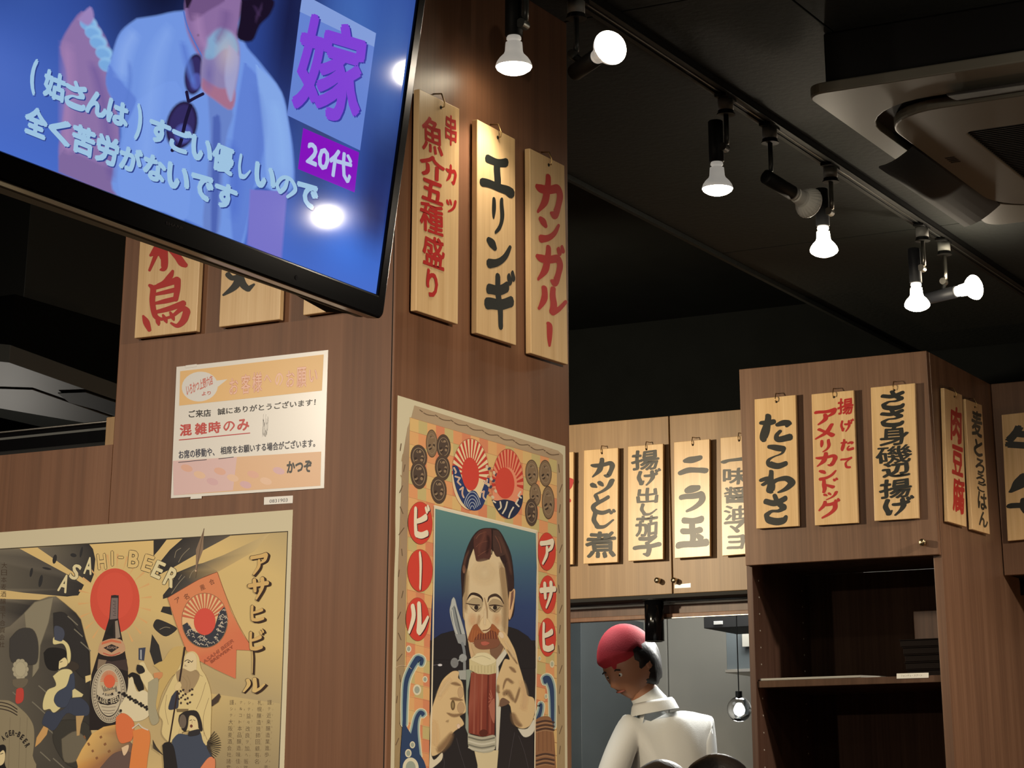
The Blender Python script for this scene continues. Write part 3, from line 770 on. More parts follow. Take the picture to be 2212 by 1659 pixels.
v, f = ringplate(rrect(ax0 + .078, ay0 + .165, ax1 - .078, ay1 - .165, .13, 2.410), rrect(ax0 + .20, ay0 + .345, ax1 - .20, ay1 - .30, .02, 2.410), .022)
inner = obj('centre_panel', v, f, M['ac'], t); bevel(inner, .004)
v, f = prism_vf(rrect(ax0 + .05, ay0 + .125, ax1 - .05, ay1 - .125, .16, 2.434), (0, 0, .008)); obj('groove_back', v, f, M['black'], t)
gx0, gx1, gy0, gy1 = ax0 + .20, ax1 - .20, ay0 + .345, ay1 - .30
v, f = merge(*[box_vf((gx0, gy0 + .006 + k * .0125, 2.413), (gx1, gy0 + .010 + k * .0125, 2.423)) for k in range(int((gy1 - gy0) / .0125))])
tag(obj('grille_slats', v, f, M['black'], t), kind='stuff')
v, f = merge(*[box_vf((ax0 + .105 + .0, ay0 + .50 + k * .012, 2.4092), (ax0 + .125, ay0 + .505 + k * .012, 2.4100)) for k in range(4)])
obj('indicator_marks', v, f, M['black'], t)
# air flaps, the left one hanging open
def flap(pa, pb, out, drop):
    pa, pb, out = V(pa), V(pb), V(out); v = []; f = []; n = 6
    for s_ in (0, 1):
        p = pb if s_ else pa
        for th in (0, .004):
            for k in range(n + 1):
                u = k / n
                v.append(p + out * (u * .085) + V((0, 0, -drop * math.sin(u * 1.5) + th)))
    m = n + 1
    for k in range(n):
        f += [(k, k + 1, 2*m + k + 1, 2*m + k), (m + k, 3*m + k, 3*m + k + 1, m + k + 1), (k, m + k, m + k + 1, k + 1), (2*m + k, 2*m + k + 1, 3*m + k + 1, 3*m + k)]
    f += [(0, 2*m, 3*m, m), (n, m + n, 3*m + n, 2*m + n)]
    return v, f
v, f = flap((ax0 + .082, ay0 + .40, 2.418), (ax0 + .082, ay1 - .18, 2.418), (-1, 0, 0), .04); obj('air_flap', v, f, M['ac_flap'], t, True)
v, f = flap((ax0 + .25, ay0 + .168, 2.418), (ax1 - .25, ay0 + .168, 2.418), (0, -1, 0), .012); obj('air_flap', v, f, M['ac_flap'], t, True)
v, f = flap((ax0 + .25, ay1 - .168, 2.418), (ax1 - .25, ay1 - .168, 2.418), (0, 1, 0), .012); obj('air_flap', v, f, M['ac_flap'], t, True)
# ================================================================== wooden menu signs
RED = (176, 40, 38); INK = (34, 36, 34)
M['hook'] = mat('brass_hook', (168, 140, 96), 0.35, metal=1.0)
ZC = Zm(860, 160, 2.512); ZR = Zm(1590, 820, 3.95); ZS = Zm(1990, 740, 2.963); Z4 = Zm(0, 480, 2.572)
TH = 0.011
def sign(label, axis, c, z, tl, tr, br, bl, group, hookpx=None, gap=0.004, ext=None, th=TH):
    """board on plane axis=c; corners of its front face in view z"""
    c_front = c + (gap + th) if axis == 'x' else c - (gap + th)
    pl = PX(c_front) if axis == 'x' else PY(c_front)
    P = [pl.hit(*z(*q)) for q in (tl, tr, br, bl)]
    if ext: P[0].z = P[3].z + ext; P[1].z = P[2].z + ext; P[0].x = P[3].x; P[1].x = P[2].x
    cc = sum(P, V((0, 0, 0))) / 4
    t = thing('menu_signboard', label, 'sign', cc, group)
    v, f = prism_vf(P, -pl.n * th)
    o = obj('board', v, f, M['board'], t); bevel(o, .0012)
    # hook at the top
    hp = (P[0] * .47 + P[1] * .53); hp = hp + V((0, 0, -.014))
    a = pl.n
    v, f = tube_vf([hp + a * .0005, hp + a * .006, hp + a * .0075 + V((0, 0, .008)), hp + a * .001 + V((0, 0, .024)), hp - a * (th + gap) + V((0, 0, .026))], .0013, 8)
    obj('hook', v, f, M['hook'], t, True)
    v, f = lathe_vf(hp + a * .0002, a, [(0, .0032), (.0005, .0032)], 12); obj('hook_hole', v, f, M['black'], t)
    pr = Print(pl, z, base=.0004); pr.brush = True; pr.kw = 1.42
    return t, pr
G1, G2, G3, G4 = 'signboards on the pillar side', 'signboards on the cupboards over the pass', 'signboards on the tall unit', 'signboards on the pillar front'
# --- pillar side face
t, p = sign('wooden signboard with two columns of red lettering, hung first from the pillar corner', 'x', X0, ZC, (115, 80), (333, 188), (325, 1358), (98, 1283), G1)
for ch, x, y, w, h in (('魚', 188, 335, 118, 195), ('介', 187, 505, 135, 130), ('五', 187, 640, 120, 120), ('種', 183, 785, 130, 165), ('盛', 193, 965, 118, 175), ('り', 185, 1140, 62, 150)):
    p.char(ch, x, y, w, h, RED, .038 if ch not in '種盛魚' else .022, slope=.38)
for ch, x, y, w, h in (('串', 287, 303, 62, 165), ('カ', 287, 545, 60, 105), ('ツ', 289, 715, 56, 85)):
    p.char(ch, x, y, w, h, RED, .02, slope=.45)
p.build('lettering', M['paint'], t, 'red brush lettering in two columns')
t, p = sign('wooden signboard with four large black letters, middle of the three on the pillar side', 'x', X0, ZC, (430, 245), (635, 352), (641, 1472), (427, 1405), G1)
for ch, x, y, w, h in (('エ', 535, 545, 170, 210), ('リ', 543, 765, 92, 205), ('ン', 545, 975, 150, 190), ('ギ', 548, 1225, 150, 290)):
    p.char(ch, x, y, w, h, INK, slope=.22)
p.build('lettering', M['paint'], t, 'black brush lettering')
t, p = sign('wooden signboard with five large red letters at the back edge of the pillar side', 'x', X0, ZC, (715, 402), (903, 497), (922, 1577), (722, 1515), G1)
for ch, x, y, w, h in (('カ', 817, 665, 150, 235), ('ン', 818, 850, 128, 160), ('ガ', 818, 1040, 148, 215), ('ル', 830, 1230, 162, 165), ('|', 820, 1410, 26, 130)):
    p.char(ch, x, y, w, h if ch != '|' else 130, RED, slope=.25)
p.stroke([(812, 1350, 14), (822, 1370, 26), (822, 1430, 22), (822, 1475, 10)], RED)
p.build('lettering', M['paint'], t, 'red brush lettering')
# --- pillar front face, tops behind the television
sh = 0.358
t, p = sign('wooden signboard with a large red bird character, half behind the television', 'y', Y0, Z4, (770, 110), (1103, 240), (1090, 605), (745, 645), G4, ext=sh)
p.stroke([(905, 60, 40), (912, 130, 34), (905, 200, 24), (880, 150, 24), (830, 268, 12)], RED)
p.stroke([(905, 70, 36), (912, 170, 34), (912, 250, 30), (890, 265, 8)], RED)
p.stroke([(930, 130, 26), (985, 190, 32), (1010, 225, 34), (1032, 240, 22)], RED)
p.stroke([(900, 90, 26), (860, 160, 28), (835, 185, 12)], RED)
# the bird, stroke by stroke
p.stroke([(960, 270, 12), (945, 300, 26), (912, 335, 22), (875, 350, 14)], RED)
p.stroke([(830, 350, 14), (850, 372, 26), (846, 440, 26), (862, 520, 24), (900, 540, 14)], RED)
p.stroke([(850, 365, 22), (920, 345, 24), (985, 320, 32), (985, 370, 28), (975, 430, 24)], RED)
p.stroke([(865, 400, 14), (920, 388, 20), (975, 375, 22)], RED)
p.stroke([(865, 450, 14), (920, 438, 22), (975, 425, 22)], RED)
p.stroke([(862, 500, 16), (940, 480, 24), (1020, 450, 28)], RED)
p.stroke([(870, 540, 12), (950, 525, 14), (1010, 480, 24), (1038, 495, 34), (1020, 545, 32), (985, 575, 20), (950, 560, 10)], RED)
p.stroke([(795, 520, 10), (812, 555, 30), (830, 600, 18)], RED)
p.stroke([(868, 528, 10), (878, 555, 20), (882, 572, 8)], RED)
p.stroke([(905, 515, 10), (918, 540, 20), (926, 558, 8)], RED)
p.stroke([(945, 500, 10), (958, 525, 20), (966, 545, 8)], RED)
p.build('lettering', M['paint'], t, 'red brush lettering')
t, p = sign('wooden signboard with black lettering ending high, middle one behind the television', 'y', Y0, Z4, (1225, 285), (1560, 400), (1553, 540), (1215, 583), G4, ext=sh)
p.stroke([(1345, 180, 40), (1340, 270, 38), (1310, 350, 34), (1240, 405, 10)], INK)
p.stroke([(1335, 300, 30), (1350, 345, 34), (1378, 372, 26), (1412, 345, 10)], INK)
p.stroke([(1265, 290, 26), (1290, 310, 24), (1330, 300, 20)], INK)
p.build('lettering', M['paint'], t, 'black brush lettering')
t, p = sign('wooden signboard almost hidden behind the lower corner of the television', 'y', Y0, Z4, (1690, 400), (2020, 400), (2015, 472), (1683, 517), G4, ext=sh)
p.char('子', 1850, 200, 200, 220, INK); p.char('玉', 1850, -50, 200, 220, INK)
p.build('lettering', M['paint'], t, 'black brush lettering')
# --- cupboards over the pass
GP = 0.016
t, p = sign('wooden signboard with red lettering half hidden by the pillar, over the pass', 'y', YB, Zb, (-280, 265), (38, 238), (32, 1272), (-285, 1290), G2, gap=GP)
p.char('力', -110, 620, 230, 300, RED, .04); p.char('ッ', -110, 960, 200, 180, RED, .04)
p.stroke([(-60, 480, 40), (0, 500, 40), (22, 500, 30), (6, 560, 26), (-40, 600, 20)], RED)
p.stroke([(-40, 640, 20), (0, 690, 30)], RED)
p.build('lettering', M['paint'], t, 'red brush lettering')
t, p = sign('wooden signboard with five black letters, first in full view beside the pillar', 'y', YB, Zb, (133, 225), (447, 200), (442, 1252), (128, 1268), G2, gap=GP)
for ch, x, y, w, h in (('カ', 302, 388, 225, 185), ('ツ', 300, 562, 225, 150), ('と', 288, 720, 195, 180), ('じ', 300, 868, 215, 165)):
    p.char(ch, x, y, w, h, INK, slope=-.05)
p.char('煮', 290, 1090, 285, 250, INK, .034, slope=-.05)
p.build('lettering', M['paint'], t, 'black brush lettering')
t, p = sign('wooden signboard with six small black letters left of the cupboard door joint', 'y', YB, Zb, (537, 190), (860, 163), (860, 1225), (540, 1243), G2, gap=GP)
for ch, x, y, w, h in (('げ', 725, 478, 200, 140), ('し', 722, 770, 165, 115), ('子', 712, 1105, 235, 190)): p.char(ch, x, y, w, h, INK, slope=-.06)
for ch, x, y, w, h in (('揚', 695, 315, 255, 185), ('出', 715, 640, 200, 150), ('茄', 710, 920, 215, 195)): p.char(ch, x, y, w, h, INK, .03, slope=-.08)
p.build('lettering', M['paint'], t, 'black brush lettering')
t, p = sign('wooden signboard with three large black letters right of the cupboard door joint', 'y', YB, Zb, (960, 150), (1287, 120), (1292, 1197), (965, 1217), G2, gap=GP)
for ch, x, y, w, h in (('ニ', 1133, 365, 265, 195), ('ラ', 1130, 672, 235, 240), ('玉', 1128, 975, 285, 280)): p.char(ch, x, y, w, h, INK)
p.build('lettering', M['paint'], t, 'black brush lettering')
t, p = sign('wooden signboard with small black lettering partly covered by the tall unit', 'y', YB, Zb, (1387, 110), (1710, 80), (1720, 1170), (1402, 1195), G2, gap=GP)
for ch, x, y, w, h in (('一', 1520, 315, 230, 130), ('マ', 1520, 925, 200, 130), ('ヨ', 1530, 1065, 180, 130)): p.char(ch, x, y, w, h, INK, slope=-.05)
for ch, x, y, w, h in (('味', 1520, 460, 230, 155), ('醤', 1530, 635, 220, 155), ('油', 1530, 800, 225, 140)): p.char(ch, x, y, w, h, INK, .028, slope=-.05)
p.build('lettering', M['paint'], t, 'black brush lettering')
# --- tall unit, door
t, p = sign('wooden signboard with four rounded black letters, first on the tall unit door', 'y', YR, ZR, (157, 168), (508, 130), (533, 1250), (172, 1272), G3)
for ch, x, y, w, h in (('た', 330, 420, 275, 235), ('こ', 343, 652, 200, 195), ('わ', 343, 873, 265, 185), ('さ', 338, 1100, 215, 235)): p.char(ch, x, y, w, h, INK)
p.build('lettering', M['paint'], t, 'black brush lettering')
t, p = sign('wooden signboard with two columns of red letters, middle of the tall unit door', 'y', YR, ZR, (643, 125), (1003, 90), (1040, 1222), (672, 1245), G3)
for ch, x, y, w, h in (('ア', 763, 318, 188, 135), ('メ', 760, 445, 185, 125), ('リ', 762, 562, 125, 110), ('カ', 768, 683, 190, 125), ('ン', 778, 810, 170, 105), ('ド', 780, 908, 155, 110), ('ツ', 805, 990, 125, 75), ('グ', 785, 1108, 175, 150)): p.char(ch, x, y, w, h, RED, slope=-.08)
p.char('揚', 932, 228, 135, 140, RED, .03, slope=-.1)
for ch, x, y, w, h in (('げ', 944, 395, 105, 100), ('た', 945, 560, 112, 100), ('て', 938, 710, 105, 95)): p.char(ch, x, y, w, h, RED, slope=-.05)
p.build('lettering', M['paint'], t, 'red brush lettering in two columns')
t, p = sign('wooden signboard crowded with seven black letters, last on the tall unit door', 'y', YR, ZR, (1148, 68), (1525, 30), (1557, 1183), (1180, 1207), G3)
for ch, x, y, w, h in (('さ', 1338, 172, 215, 150), ('さ', 1333, 322, 215, 140), ('げ', 1380, 1085, 240, 150)): p.char(ch, x, y, w, h, INK, slope=-.08)
for ch, x, y, w, h, b in (('身', 1345, 480, 255, 165, .03), ('磯', 1345, 640, 305, 155, .018), ('辺', 1368, 770, 250, 125, .045), ('揚', 1358, 930, 275, 165, .028)): p.char(ch, x, y, w, h, INK, b, slope=-.1)
p.build('lettering', M['paint'], t, 'black brush lettering')
# --- tall unit, side
xs_ = xb
t, p = sign('narrow looking wooden signboard with three red letters on the side of the tall unit', 'x', xs_, ZS, (147, 290), (262, 335), (290, 1180), (172, 1145), G3)
for ch, x, y, w, h in (('肉', 224, 525, 72, 235), ('豆', 233, 760, 74, 190), ('腐', 240, 980, 78, 230)): p.char(ch, x, y, w, h, RED, .035, slope=.4)
p.build('lettering', M['paint'], t, 'red brush lettering')
t, p = sign('narrow looking wooden signboard with seven black letters on the side of the tall unit', 'x', xs_, ZS, (283, 360), (388, 400), (440, 1228), (328, 1195), G3)
for ch, x, y, w, h in (('麦', 357, 520, 68, 170), ('と', 365, 675, 60, 100), ('ろ', 376, 790, 58, 95), ('ろ', 380, 870, 58, 60), ('ご', 388, 925, 58, 60), ('は', 392, 1015, 58, 110), ('ん', 398, 1130, 58, 100)): p.char(ch, x, y, w, h, INK, .03, slope=.35)
p.build('lettering', M['paint'], t, 'black brush lettering')
t, p = sign('wide wooden signboard with bold black letters at the right edge of the photo', 'y', YB, ZS, (513, 463), (860, 425), (905, 1238), (553, 1270), G3)
for ch, x, y, w, h in (('牛', 690, 640, 300, 230), ('ハ', 720, 900, 330, 140), ('サ', 730, 1070, 340, 160)): p.char(ch, x, y, w, h, INK, .06)
p.build('lettering', M['paint'], t, 'black brush lettering')
# ================================================================== notice and sticker on the pillar
ZN = Zm(360, 740, 4.608)
PFp = PF
t = sheet('notice_sheet', 'laminated orange and white customer notice stuck on the pillar front', 'notice', PFp, ZN, [(103, 243), (1610, 75), (1568, 1450), (47, 1550)], M['film'], .0012)
p = Print(PFp, ZN, base=.0016, step=.00002)
OR = (232, 190, 128); GRY = (222, 222, 222)
p.poly([(135, 285), (1563, 118), (1545, 478), (125, 628)], OR)
p.poly([(62, 1178), (1538, 1085), (1530, 1425), (70, 1520)], (226, 186, 150))
p.poly([(62, 1178), (700, 1140), (660, 1470), (70, 1520)], (222, 190, 192))
for k in range(9):
    p.ell(200 + k * 110 + (k % 3) * 18, 1250 + (k * 67) % 170, 60, 34, ((226, 178, 160), (232, 196, 170), (216, 178, 186))[k % 3], .3)
p.ell(330, 438, 180, 148, GRY, -.15)
p.poly([(490, 380), (605, 365), (510, 440)], GRY)
PK = (206, 120, 112)
p.text('いろかつ上野六店', [(190, 420), (455, 320), (462, 415), (200, 535)], PK, .03)
p.text('より', [(350, 492), (438, 480), (440, 518), (350, 530)], (200, 90, 84), .02)
for ch, x, y, w, h in zip('お客様へのお願い', (668, 788, 900, 1005, 1118, 1232, 1342, 1460), (435, 412, 395, 360, 365, 360, 345, 330), (90, 95, 100, 80, 85, 85, 100, 85), (165, 200, 205, 85, 155, 165, 205, 130)):
    p.char(ch, x, y, w, h, (204, 128, 108), .035, slope=-.1); p.char(ch, x, y, w * .97, h * .97, (240, 196, 176), .008, slope=-.1)
BK = (24, 22, 26)
p.text('ご来店', [(215, 675), (440, 662), (442, 735), (222, 750)], BK, .02)
p.text('誠にありがとうございます！', [(505, 655), (1485, 555), (1480, 625), (508, 722)], BK, .02)
for ch, x in zip('混雑時のみ', (190, 340, 478, 620, 762)):
    p.char(ch, x, 870 - (x - 190) * .09, 120, 118, (196, 66, 62), .032, slope=-.09)
p.line([(125, 970), (828, 900)], 9, (190, 50, 60))
p.text('お席の移動や、', [(118, 1075), (475, 1040), (478, 1128), (122, 1160)], (38, 44, 72), .02)
p.text('相席をお願いする場合がございます。', [(535, 1035), (1478, 955), (1478, 1040), (538, 1115)], (30, 34, 56), .02)
p.line([(118, 1193), (397, 1165)], 7, (40, 40, 60)); p.line([(518, 1157), (665, 1140)], 7, (40, 40, 60))
p.text('わっしょい', [(962, 712), (1018, 706), (1000, 940), (950, 945)], (90, 90, 90), .0)
p.text('かつぞ', [(1195, 1180), (1445, 1166), (1445, 1290), (1195, 1304)], (20, 20, 20), .05)
p.build('printed_text', M['print_gloss'], t)
# clear lamination edge and tapes
p2 = [PFp.hit(*ZN(*q), .0016) for q in ((1572, 120), (1606, 78), (1566, 1446), (1530, 1425))]
for q in ([(190, 228), (300, 214), (302, 240), (192, 254)], [(240, 1535), (350, 1528), (348, 1552), (238, 1558)]):
    pts = [PFp.hit(*ZN(*a), .0016) for a in q]; v, f = prism_vf(pts, PF.n * .0004); obj('adhesive_tape', v, f, M['film'], t)
t = sheet('paper_label', 'small white serial sticker below the laminated notice', 'label', PFp, ZN, [(972, 1540), (1258, 1523), (1255, 1598), (970, 1615)], M['film'], .0006)
p = Print(PFp, ZN, base=.001)
p.text('0831903', [(1025, 1562), (1205, 1548), (1203, 1584), (1023, 1596)], (120, 120, 124), .0)
p.build('printed_text', M['print'], t)
# ================================================================== television
ty, tt = math.radians(-1), math.radians(7.5)
TY = V((math.sin(ty), math.cos(ty), 0)); TO = V((math.cos(ty), -math.sin(ty), 0))
TV = V((0, 0, 1)) * math.cos(tt) + TO * math.sin(tt); TN = TY.cross(TV)
TP = CAM + ray(812, 636) * 2.95                         # lower far corner of the picture
PT = Plane(TP, TN)
TW, TH_ = 0.886, 0.498
def tv(u, v, w): return TP + TY * u + TV * v + TN * w   # u along width (0 = far end), v up, w out of the screen
t = thing('television', 'large black television hung above the low wall, showing a street interview', 'television', tv(-TW / 2, 0, 0))
bz, bb = .019, .030
def rr2(u0, v0, u1, v1, r, w, n=6):
    out = []
    for cu, cv, a0 in ((u1 - r, v1 - r, 0), (u0 + r, v1 - r, 90), (u0 + r, v0 + r, 180), (u1 - r, v0 + r, 270)):
        for k in range(n + 1):
            a = math.radians(a0 + 90 * k / n); out.append(tv(cu + r * math.cos(a), cv + r * math.sin(a), w))
    return out
def ring2(o_, i_, d):
    n = len(o_); v = o_ + i_ + [p + d for p in o_] + [p + d for p in i_]; f = []
    for i in range(n):
        j = (i + 1) % n
        f += [(i, j, j + n, i + n), (i + 2*n, i + 3*n, j + 3*n, j + 2*n), (i, i + 2*n, j + 2*n, j), (i + n, j + n, j + 3*n, i + 3*n)]
    return v, f
v, f = ring2(rr2(-TW - bz, -bb, bz, TH_ + bz, .012, .004), rr2(-TW, 0, 0, TH_, .0006, .004), TN * -.02)
bevel(obj('bezel', v, f, M['gloss'], t), .003, 3)
v, f = prism_vf(rr2(-TW - bz + .001, -bb + .001, bz - .001, TH_ + bz - .001, .012, -.0165), TN * -.018)
bevel(obj('rear_case', v, f, M['tvback'], t), .006, 3)
v, f = prism_vf([tv(-TW - .005, -bb + .001, -.02), tv(bz - .03, -bb + .001, -.02), tv(bz - .06, -bb - .004, -.045), tv(bz - .12, -bb + .012, -.062), tv(-TW + .1, -bb + .012, -.062), tv(-TW + .03, -bb - .004, -.045)], TV * .04)
bevel(obj('underside_panel', v, f, M['tvback'], t), .003)
v, f = prism_vf(rr2(-TW + .12, .06, -.12, TH_ - .04, .03, -.034), TN * -.035); bevel(obj('rear_bulge', v, f, M['tvback'], t), .01, 3)
# hanging bracket to the ceiling
top = tv(-TW / 2, TH_ / 2, -.07)
v, f = prism_vf([tv(-TW/2 - .11, .15, -.069), tv(-TW/2 + .11, .15, -.069), tv(-TW/2 + .11, .36, -.069), tv(-TW/2 - .11, .36, -.069)], TN * -.006); obj('mount_plate', v, f, M['black'], t)
px_, py_ = top.x - .05, top.y
v, f = merge(tube_vf([tv(-TW/2, .25, -.074), (px_, py_, top.z)], .014, 12), tube_vf([(px_, py_, top.z - .03), (px_, py_, CZ + .19)], .019, 16)); obj('hanging_pole', v, f, M['black'], t, True)
# picture
ZT = Zm(0, 0, 2.3696)
p = Print(PT, ZT, base=.0, step=.00002)
def tvq(u, v):                # picture plane -> photo pixel in ZT coordinates
    q = tv(u, v, 0) - CAM; cxw = V((q.dot(V((XW.x, YW.x, ZW.x))), q.dot(V((XW.y, YW.y, ZW.y))), q.dot(V((XW.z, YW.z, ZW.z)))))
    return ((CX + FPX * cxw.x / cxw.z) * 2.3696, (CY + FPX * cxw.y / cxw.z) * 2.3696)
# soft street background: a colour grid over the whole screen
NU, NV = 44, 26
def bgcol(u, v):              # u 0..1 from far right end to left, v 0..1 up
    def mix(a, b, k): k = max(0, min(1, k)); return tuple(a[i] + (b[i] - a[i]) * k for i in range(3))
    c = mix((78, 116, 214), (50, 78, 160), v * 2.2)
    for cu, cv, su, sv, col in ((.60, .62, .10, .30, (16, 18, 44)), (.97, .60, .12, .22, (14, 16, 40)), (.02, .36, .06, .12, (30, 44, 96)), (.30, .60, .06, .25, (24, 28, 70)),
                                (.16, .62, .09, .22, (70, 110, 190)), (.04, .60, .05, .2, (70, 105, 180)), (.85, .66, .05, .25, (80, 120, 200)), (.08, .10, .12, .08, (74, 128, 236)), (.95, .14, .2, .1, (84, 116, 206)),
                                (.20, .34, .05, .2, (60, 76, 130)), (.03, .22, .05, .1, (34, 48, 110))):
        c = mix(c, col, math.exp(-(((u - cu) / su) ** 2 + ((v - cv) / sv) ** 2)) * 1.1)
    return c
pts, cols = [], []
for j in range(NV + 1):
    for i in range(NU + 1):
        pts.append(tvq(-TW * i / NU, TH_ * j / NV)); cols.append(bgcol(i / NU, j / NV))
m = NU + 1
p.add(pts, [(j*m+i, j*m+i+1, (j+1)*m+i+1, (j+1)*m+i) for j in range(NV) for i in range(NU)], None, cols)
SKN = (150, 122, 178); SHT = (122, 160, 240); SH2 = (104, 138, 226); SH3 = (140, 178, 246)
# arm and fist
p.fe = 16
p.poly([(365, 120), (440, 60), (560, 240), (545, 420), (600, 560), (610, 760), (600, 995), (500, 960), (430, 930), (330, 840), (300, 780), (320, 620), (345, 400), (308, 240)], SKN, True)
p.poly([(300, 800), (330, 760), (600, 880), (610, 1005), (500, 965), (400, 925), (300, 880)], (136, 112, 168))
for x, y in ((455, 120), (480, 165), (505, 215), (535, 270), (550, 330)):
    p.ell(x, y, 44, 34, (150, 200, 244), .45); p.ell(x - 8, y + 6, 38, 26, (128, 180, 236), .45)
p.poly([(400, 100), (460, 35), (480, 90), (450, 130)], (164, 140, 200), True)
# torso and shirt
p.poly([(700, 95), (800, 80), (940, 55), (1240, 60), (1250, 215), (1330, 320), (1440, 470), (1475, 620), (1500, 780), (1500, 960), (1420, 985), (1300, 965), (1250, 1240), (1180, 1225), (1040, 1165), (880, 1095), (600, 1000), (580, 860), (620, 700), (600, 560), (545, 430), (580, 260), (620, 160)], SHT, True)
p.poly([(560, 330), (640, 440), (700, 520), (640, 640), (600, 560), (545, 430)], SH2, True)
p.poly([(700, 520), (900, 420), (960, 700), (960, 1100), (840, 1085), (620, 1005), (640, 700)], (126, 164, 244), True)
p.poly([(1250, 320), (1330, 420), (1360, 700), (1300, 960), (1240, 1230), (1190, 1225), (1180, 800)], SH2, True)
p.poly([(1310, 330), (1440, 480), (1490, 780), (1480, 950), (1380, 960), (1350, 700)], SH3, True)
p.poly([(1280, 970), (1470, 980), (1440, 1330), (1400, 1320), (1265, 1250)], (128, 124, 214))
# neck, chin, hair
p.poly([(945, -5), (1235, -5), (1220, 120), (1215, 200), (1130, 260), (1040, 300), (990, 240), (950, 130)], (148, 116, 170), True)
p.poly([(950, -5), (1150, -5), (1060, 60), (985, 110), (960, 60)], (120, 90, 140), True)
p.poly([(1235, -5), (1395, -5), (1385, 70), (1330, 130), (1290, 210), (1215, 195), (1225, 100)], (28, 18, 40), True)
p.poly([(945, -5), (985, -5), (965, 40), (950, 40)], (40, 26, 50))
p.line([(940, 60), (965, 150), (1040, 300)], 8, (92, 122, 208)); p.ell(1015, 180, 4, 4, (70, 50, 80))
# sunglasses on the shirt
for cx, cy, rx, ry, a in ((995, 380, 50, 105, .12), (930, 640, 80, 125, .22)):
    p.ell(cx, cy, rx, ry, (40, 30, 66), a); p.ell(cx, cy, rx * .82, ry * .86, (56, 48, 104), a); p.ell(cx + 8, cy + ry * .35, rx * .55, ry * .4, (84, 92, 176), a)
p.line([(955, 470), (965, 520), (1000, 500), (1040, 480)], 16, (34, 26, 60)); p.line([(975, 540), (950, 620), (920, 740), (880, 770)], 18, (30, 24, 56))
# microphone
p.poly([(1060, 460), (1190, 560), (1160, 700), (1140, 900), (1120, 1190), (1040, 1165), (1060, 900), (1075, 700)], (112, 140, 214), True)
p.poly([(1090, 600), (1130, 640), (1110, 1180), (1080, 1172)], (84, 108, 190), True)
p.poly([(1055, 190), (1130, 135), (1205, 180), (1228, 280), (1210, 430), (1185, 560), (1100, 510), (1035, 450), (1030, 330)], (150, 138, 186), True)
p.poly([(1065, 200), (1130, 145), (1200, 190), (1215, 270), (1150, 250), (1090, 300), (1050, 290)], (140, 178, 216), True)
p.poly([(1040, 400), (1120, 450), (1200, 460), (1185, 560), (1100, 510), (1035, 455)], (176, 120, 150), True)
p.poly([(1170, 230), (1222, 290), (1205, 430), (1180, 520), (1150, 400)], (170, 170, 214), True)
# folds and soft light on the shirt
p.soft([(700, 150, 60), (640, 260, 80), (620, 420, 60)], (150, 184, 250), .7); p.soft([(880, 120, 50), (800, 300, 90), (760, 600, 90), (740, 900, 80)], (146, 182, 250), .5)
p.soft([(930, 200, 30), (960, 320, 40), (1000, 460, 20)], (96, 128, 218), .8); p.soft([(660, 300, 20), (665, 420, 26), (640, 560, 20)], (96, 130, 216), .6); p.soft([(1300, 420, 40), (1330, 640, 60), (1310, 900, 50)], (96, 128, 214), .6); p.soft([(1400, 500, 50), (1440, 700, 60), (1450, 900, 50)], (150, 190, 250), .5)
p.soft([(1180, 700, 40), (1210, 900, 70), (1190, 1150, 50)], (84, 116, 212), .6); p.soft([(340, 200, 60), (350, 420, 70), (340, 640, 60), (350, 800, 40)], (176, 138, 190), .7); p.soft([(460, 300, 40), (520, 480, 60), (560, 760, 60), (570, 940, 40)], (110, 90, 160), .6)
p.soft([(1160, 40, 60), (1150, 130, 60), (1100, 230, 30)], (120, 92, 150), .7); p.soft([(1010, 60, 50), (1020, 160, 50), (1060, 260, 30)], (178, 140, 190), .6); p.blob(1160, 270, 70, 130, (206, 190, 190), .6); p.blob(1070, 380, 40, 110, (110, 100, 170), .7); p.soft([(1300, 20, 20), (1330, 90, 16)], (70, 48, 90)); p.soft([(1350, 10, 16), (1300, 120, 20)], (84, 60, 104), .8)
p.fe = 0
# caption card
p.poly([(1545, -10), (1590, -10), (1925, 170), (1843, 770), (1470, 590)], (108, 140, 222))
p.poly([(1545, -10), (1590, -10), (1925, 170), (1915, 240), (1535, 60)], (140, 168, 232))
p.char('嫁', 1698, 362, 345, 520, (60, 60, 170), .03, slope=.30, lean=.12); p.char('嫁', 1690, 355, 345, 520, (136, 70, 226), .03, slope=.30, lean=.12)
p.poly([(1552, 655), (1838, 780), (1815, 985), (1525, 865)], (140, 20, 200))
p.text('20代', [(1580, 700), (1812, 800), (1792, 945), (1562, 842)], (190, 206, 246), .035)
p.kw = 1.35
# subtitles, outlined
def sub(s, x0, y0, x1, y1, w, h, sl=.42):
    n = len(s)
    for i, ch in enumerate(s):
        u = i / (n - 1); x = x0 + (x1 - x0) * u; y = y0 + (y1 - y0) * u
        k = 1.0 if ch not in '()し' else .62
        kh = .88 if ch in 'さんはすごいしのでくがない' else 1.0
        if ch in '()': k = .3; kh = 1.3
        for dx, dy, cc in ((5, 6, (50, 70, 150)), (0, 0, (168, 208, 240))):
            p.char(ch, x + dx, y + dy, w * k * (.72 if ch == 'い' and False else 1), h * kh, cc, .065 if cc[0] < 100 else .055, slope=sl, lean=.10)
sub('(姑さんは)すごい優しいので', 172, 392, 1572, 1000, 112, 150, .40)
sub('全く苦労がないです', 185, 625, 1155, 1005, 118, 155, .40)
PPo = p.build('lit_screen', M['screen'], t, 'lit blue picture of a person in a white shirt before a microphone')
